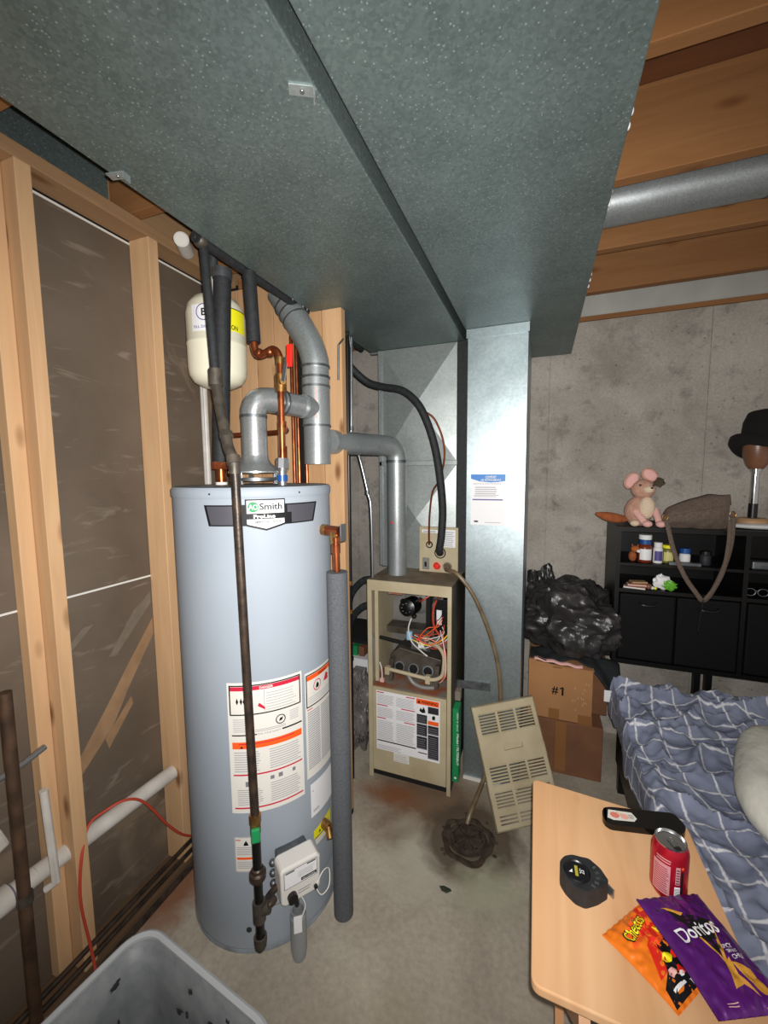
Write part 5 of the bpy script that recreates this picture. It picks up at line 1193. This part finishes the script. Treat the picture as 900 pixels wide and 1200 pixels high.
# tape measure
r = root('tape_measure', 'black tape measure lying on the left of the tray table', 'tape measure', (.10, .88, TZ))
rt = Matrix.Rotation(.72, 3, 'Z'); tc_ = V((.098, .880, TZ))
tmf = lambda x, y, t: tc_ + rt @ V((x*1.12, y*1.12, t*1.12))
body = [(.034*math.cos(a*PI/14)-.006, .034*math.sin(a*PI/14)+.004) for a in range(3, 28)]+[(.0, -.034), (.030, -.036), (.036, -.026), (.032, .012)]
body = [(-.034, .0), (-.031, .017), (-.020, .030), (-.004, .035), (.012, .032), (.024, .022), (.036, .014), (.040, -.010), (.036, -.026), (.034, -.034), (.006, -.036), (-.020, -.033), (-.031, -.020)]
part('case', MB().prism(rpoly(body, .005, 3), tmf, .001, .036, m_blackrub), r, bevel=.004)
part('rim', MB().lathe(tmf(-.006, .002, .036), [(.026, -.002), (.0265, .001), (.024, .0025), (.022, .0005)], m_black, 36), r)
for k in range(5): a = -.2-k*.32; part('grip', MB().obox(tmf(.033*math.cos(a)-.003, .033*math.sin(a)+.002, .036), ((math.cos(a-.55), math.sin(a-.55), 0), (-math.sin(a-.55), math.cos(a-.55), 0), (0, 0, 1)), (.002, .004, .0015), m_steeld), r)
part('tip_hook', MB().obox(tmf(.042, -.030, .010), (rt @ V((1, 0, 0)), rt @ V((0, 1, 0)), zz), (.002, .009, .009), m_steel), r)
d = Decal(lambda u, v, l: tmf(-.006, .002, .0362) + rt @ (Matrix.Rotation(.9, 3, 'Z') @ V((u, v, l))), .3)
d.poly([(.0215*math.cos(k*PI/12), .0215*math.sin(k*PI/12)) for k in range(24)], m_blk, .0005)
d.rect(-.012, -.002, .012, .004, M('print_olive', 'a39a2c', .5), .0009); d.text("25'", -.004, -.014, .011, .009, m_pwhite, .0009, .01); d.poly([(-.006, .009), (.002, .009), (-.006, .016)], m_pwhite, .0009)
part('face', d, r)
# crisp bags
def snack(name, label, c, up, wd, ln, th, z0, mat, deco, seed, tilt=0):
    c = V((c[0], c[1], z0)); up = V((up[0], up[1], tilt)).normalized(); rt_ = V((up.y, -up.x, 0)).normalized(); nn = rt_.cross(up)
    def hh(u, v):   # -1..1
        e = max(0, 1-abs(u)**2.6)*max(0, 1-abs(v)**3.2)
        return th*(e**.62) + .0025*noise.noise(V((u*5+seed, v*6, 1)))*e**.3*2 + .0018*math.sin(u*24)*max(0, abs(v)-.8)*4
    def sf(u, v, l): # metres from centre
        return c + rt_*(u*(1-.05*(1-(v/ln*2)**2))) + up*v + nn*(hh(2*u/wd, 2*v/ln)+l)
    q = root(name, label, 'snack bag', tuple(c))
    b = MB(); b.grid(44, 56, lambda a, k: sf((a-.5)*wd, (k-.5)*ln, 0), mat)
    b.grid(20, 20, lambda a, k: c + rt_*((a-.5)*wd*(1-.05*(1-(2*k-1)**2))) + up*(k-.5)*ln + nn*(-.0008), mat)
    part('pouch', b, q)
    d = Decal(sf, .006); deco(d, wd, ln, sf); part('printing', d, q)
    return q
def fine(d, pts, m, l=.0006):  # polygon fan subdivided to follow the pouch
    c = (sum(p[0] for p in pts)/len(pts), sum(p[1] for p in pts)/len(pts)); K = 5
    for i in range(len(pts)):
        p, q = pts[i], pts[(i+1) % len(pts)]
        for s in range(K):
            f0, f1 = s/K, (s+1)/K
            g_ = lambda w_, f: (c[0]+(w_[0]-c[0])*f, c[1]+(w_[1]-c[1])*f)
            a, b, e, h = g_(p, f0), g_(q, f0), g_(q, f1), g_(p, f1)
            mid = lambda x, y, t: (x[0]+(y[0]-x[0])*t, x[1]+(y[1]-x[1])*t)
            for t in range(4):
                A_, B2, C2, D2 = mid(a, b, t/4), mid(a, b, (t+1)/4), mid(h, e, (t+1)/4), mid(h, e, t/4)
                d.add([d.fn(*A_, l), d.fn(*B2, l), d.fn(*C2, l), d.fn(*D2, l)], [(0, 1, 2, 3)], m, True)
def deco_d(d, W, L, sf):
    fine(d, [(-.036, .058), (.034, .030), (.004, -.034)], m_blk, .0006)
    fine(d, [(-.040, .062), (-.008, .046), (-.014, .043), (-.034, .054)], m_chip, .0009)
    fine(d, [(.030, .028), (.035, .028), (.006, -.036), (.003, -.030)], m_chip, .0009)
    fine(d, [(-.012, .004), (-.009, .004), (.005, -.032), (.002, -.034)], m_chip, .0009)
    d.text('Doritos', -.044, -.002, .084, .024, m_pwhite, .0022, .012, rot=.16)
    for i, t in enumerate(('SPICY', 'SWEET', 'CHILI')): d.text(t, .018+.002*i, -.014-i*.0085, .020, .006, m_pwhite, .001, .01, rot=.05)
    fine(d, [(-.012, -.068), (.002, -.034), (.014, -.028), (.010, -.050), (.022, -.078), (.008, -.062)], m_chip, .0008)
    fine(d, [(.012, -.034), (.036, -.046), (.046, -.082), (.030, -.076), (.018, -.060)], m_chip, .0010)
    d.lines(-.04, -.084, -.02, -.078, 2, m_plushp, .0006, .3); d.rect(.02, -.090, .05, -.0885, m_plushp, .0006)
def deco_c(d, W, L, sf):
    fine(d, [(.012, .062), (.062, .062), (.062, -.005), (-.004, -.005), (-.02, -.03), (-.05, -.03), (-.02, .01)], m_cred, .0005)
    fine(d, [(-.03, -.03), (.0, .006), (.062, -.0), (.062, -.062), (-.062, -.062), (-.055, -.04)], m_blk, .0007)
    fine(d, [(-.045, .018), (-.03, .042), (.005, .056), (.030, .050), (.025, .028), (-.012, .018)], m_orange, .0008)
    d.text('Cheetos', -.040, .022, .064, .022, m_blk, .0016, .045, rot=.22); d.text('Cheetos', -.038, .0235, .060, .019, m_yel, .0024, .008, rot=.22)
    d.text('Flamin', -.012, -.001, .04, .011, m_orange, .0012, .04, rot=.1); d.text('HOT', .022, .012, .026, .013, m_yel, .0012, .04, rot=.1)
    for x, y, s, m in ((-.008, -.018, .010, m_yel), (.012, -.02, .008, m_cred), (-.022, -.034, .008, m_plushp), (.0, -.038, .010, m_cred), (-.008, -.042, .005, m_pwhite), (.02, -.035, .009, m_plushc), (.035, -.02, .009, m_orange)):
        fine(d, [(x+s*1.3*math.cos(k*PI/3+x*50), y+s*.7*math.sin(k*PI/3+x*50)) for k in range(6)], m, .0012)
    d.lines(-.045, -.052, -.012, -.045, 1, m_pwhite, .0012, .7); d.text('NET WT', -.008, -.058, .03, .006, m_pwhite, .0012, .02)
cdn = V((.772, -.635))
snack('snack_bag', 'small orange and black snack bag partly under the purple bag', (.1735+cdn.x*.064, .843+cdn.y*.064), (-.753, .657), .130, .132, .013, TZ+.002, m_cheet, deco_c, 3)
snack('snack_bag', 'purple snack bag on the tray table in front of the can', (.297, .812), (-.43, .903), .130, .185, .018, TZ+.030, m_chips, deco_d, 9, tilt=-.02)

# =================================================================== LEFT WALL PIPES + BIN
r = root('waste_pipe', 'white plastic waste pipe running through the studs of the left wall', 'pipe', (-1.295, .8, .42))
part('pipe', MB().cyl((-1.295, -.4, .43), (-1.295, .62, .425), .026, m_pvc, n=24), r)
part('pipe', MB().cyl((-1.295, .62, .425), (-1.290, 1.085, .405), .026, m_pvc, n=24), r)
part('coupling', MB().cyl((-1.295, .47, .428), (-1.295, .56, .426), .034, m_pvc, n=24), r)
part('cap', MB().cyl((-1.290, 1.08, .405), (-1.290, 1.09, .405), .027, m_pvc, n=24), r)
part('purple_primer', MB().cyl((-1.295, .56, .426), (-1.295, .567, .426), .0268, M('primer_stain', '6a5f6e', .6), n=24), r, label='dull purple primer stain')
single('white_pipe_stub', MB().tube([(-1.225, .625, .70), (-1.225, .635, .42), (-1.245, .62, .405)], .010, m_pvc, 12, smooth=False), (-1.225, .63, .40), 'short slim white upright pipe beside the first stud', 'pipe')
r = root('rusty_pipe', 'dark rusty upright pipe in front of the left wall', 'pipe', (-1.15, .53, 0))
part('pipe', MB().cyl((-1.15, .526, .0), (-1.15, .530, 1.04), .013, M('rusty_iron', '3d2c20', .6, .4, c2='5c4432', scale=18), n=16), r)
part('coupling', MB().cyl((-1.15, .529, .50), (-1.15, .529, .525), .016, m_ironw, n=14), r)
single('steel_rod', MB().tube([(-1.22, .50, .80), (-1.225, .58, .803), (-1.23, .64, .813)], .008, m_steel, 12), (-1.225, .55, .80), 'short steel rod crossing behind the rusty pipe', 'rod')
single('white_bracket', MB().obox((-1.30, .51, .58), ((0, 1, .3), (0, -.3, 1), (1, 0, 0)), (.06, .03, .012), m_pvc), (-1.30, .51, .55), 'white plastic fitting by the waste pipe at the far left', 'fitting', bevel=.008)
single('red_wire', MB().tube([(-1.20, .705, .0), (-1.235, .712, .12), (-1.243, .700, .28), (-1.245, .712, .40), (-1.265, .75, .472), (-1.262, .80, .482), (-1.245, .86, .478), (-1.24, .92, .42), (-1.24, 1.0, .27), (-1.238, 1.07, .165), (-1.235, 1.16, .09), (-1.235, 1.25, .05)], .0042, m_redw, 8), (-1.20, .705, 0), 'thin red wire looped over the white waste pipe', 'wire')
for i, (y0, z) in enumerate(((.3, .115), (.3, .075))):
    single('floor_pipe', MB().cyl((-1.243, y0, z), (-1.243, 1.30, z), .008, m_iron, n=10), (-1.243, .8, z-.008), ('upper dark thin pipe along the foot of the left wall', 'lower dark thin pipe along the foot of the left wall')[i], 'pipe')
# storage bin: open tapered tub
r = root('storage_bin', 'grey plastic storage tub with dirt inside, bottom left foreground', 'bin', (-.74, .40, 0))
BCN = V((-.755, .42, 0)); bR = Matrix.Rotation(-.13, 3, 'Z')
def rr4(hx, hy, rad, z, k=8):
    out = []
    for sx, sy, a0 in ((1, 1, 0), (-1, 1, 90), (-1, -1, 180), (1, -1, 270)):
        for j in range(k+1):
            a = math.radians(a0+90*j/k); out.append(BCN + bR @ V((sx*(hx-rad)+rad*math.cos(a), sy*(hy-rad)+rad*math.sin(a), z)))
    return out
def loft(rings, m):
    b = MB(); n = len(rings[0]); b.add([p for q in rings for p in q], [(i*n+j, i*n+(j+1) % n, (i+1)*n+(j+1) % n, (i+1)*n+j) for i in range(len(rings)-1) for j in range(n)], m, True); return b
hx, hy = .228, .235
b = loft([rr4(hx-.04, hy-.04, .05, .002), rr4(hx-.015, hy-.015, .055, .22), rr4(hx, hy, .06, .338)], m_bin); b.add(rr4(hx-.04, hy-.04, .05, .002), [tuple(range(36))], m_bin)
part('tub', b, r, solid=.003)

part('rim', loft([rr4(hx-.002, hy-.002, .058, .338), rr4(hx-.002, hy-.002, .058, .345), rr4(hx+.008, hy+.008, .066, .349), rr4(hx+.014, hy+.014, .07, .345), rr4(hx+.015, hy+.015, .07, .33), rr4(hx+.013, hy+.013, .07, .33), rr4(hx+.011, hy+.011, .068, .342)], m_binout), r)
random.seed(21)
def wall_half(h, z): return h-.04+.114*z if z < .22 else h-.015+.127*(z-.22)
for i in range(54):
    on_y = random.random() < .35
    z = random.uniform(.03, .31) if i < 44 else .006
    a, b_ = .003+.012*random.random(), .003+.010*random.random()
    if z < .01: c = BCN + bR @ V((random.uniform(-.15, .15), random.uniform(-.15, .15), z)); rad = (a, b_, .003)
    elif on_y: c = BCN + bR @ V((random.uniform(-.13, .14), wall_half(hy, z)-.004, z)); rad = (a, .0025, b_)
    else: c = BCN + bR @ V((-wall_half(hx, z)+.004, random.uniform(-.12, .15), z)); rad = (.0025, a, b_*1.4)
    part('dirt_fleck', MB().ball(c, rad, m_soot, 10, 7, fn=bagfn(i, .9, 2)), r)
single('dead_leaf', MB().prism([(-.315, 1.363), (-.30, 1.373), (-.275, 1.365), (-.268, 1.358), (-.285, 1.348), (-.305, 1.352)], lambda x, y, t: V((x, y, t+.004*math.sin(x*90))), .0045, .006, m_leaf), (-.292, 1.36, .0), 'small dark dead leaf on the concrete floor', 'leaf')
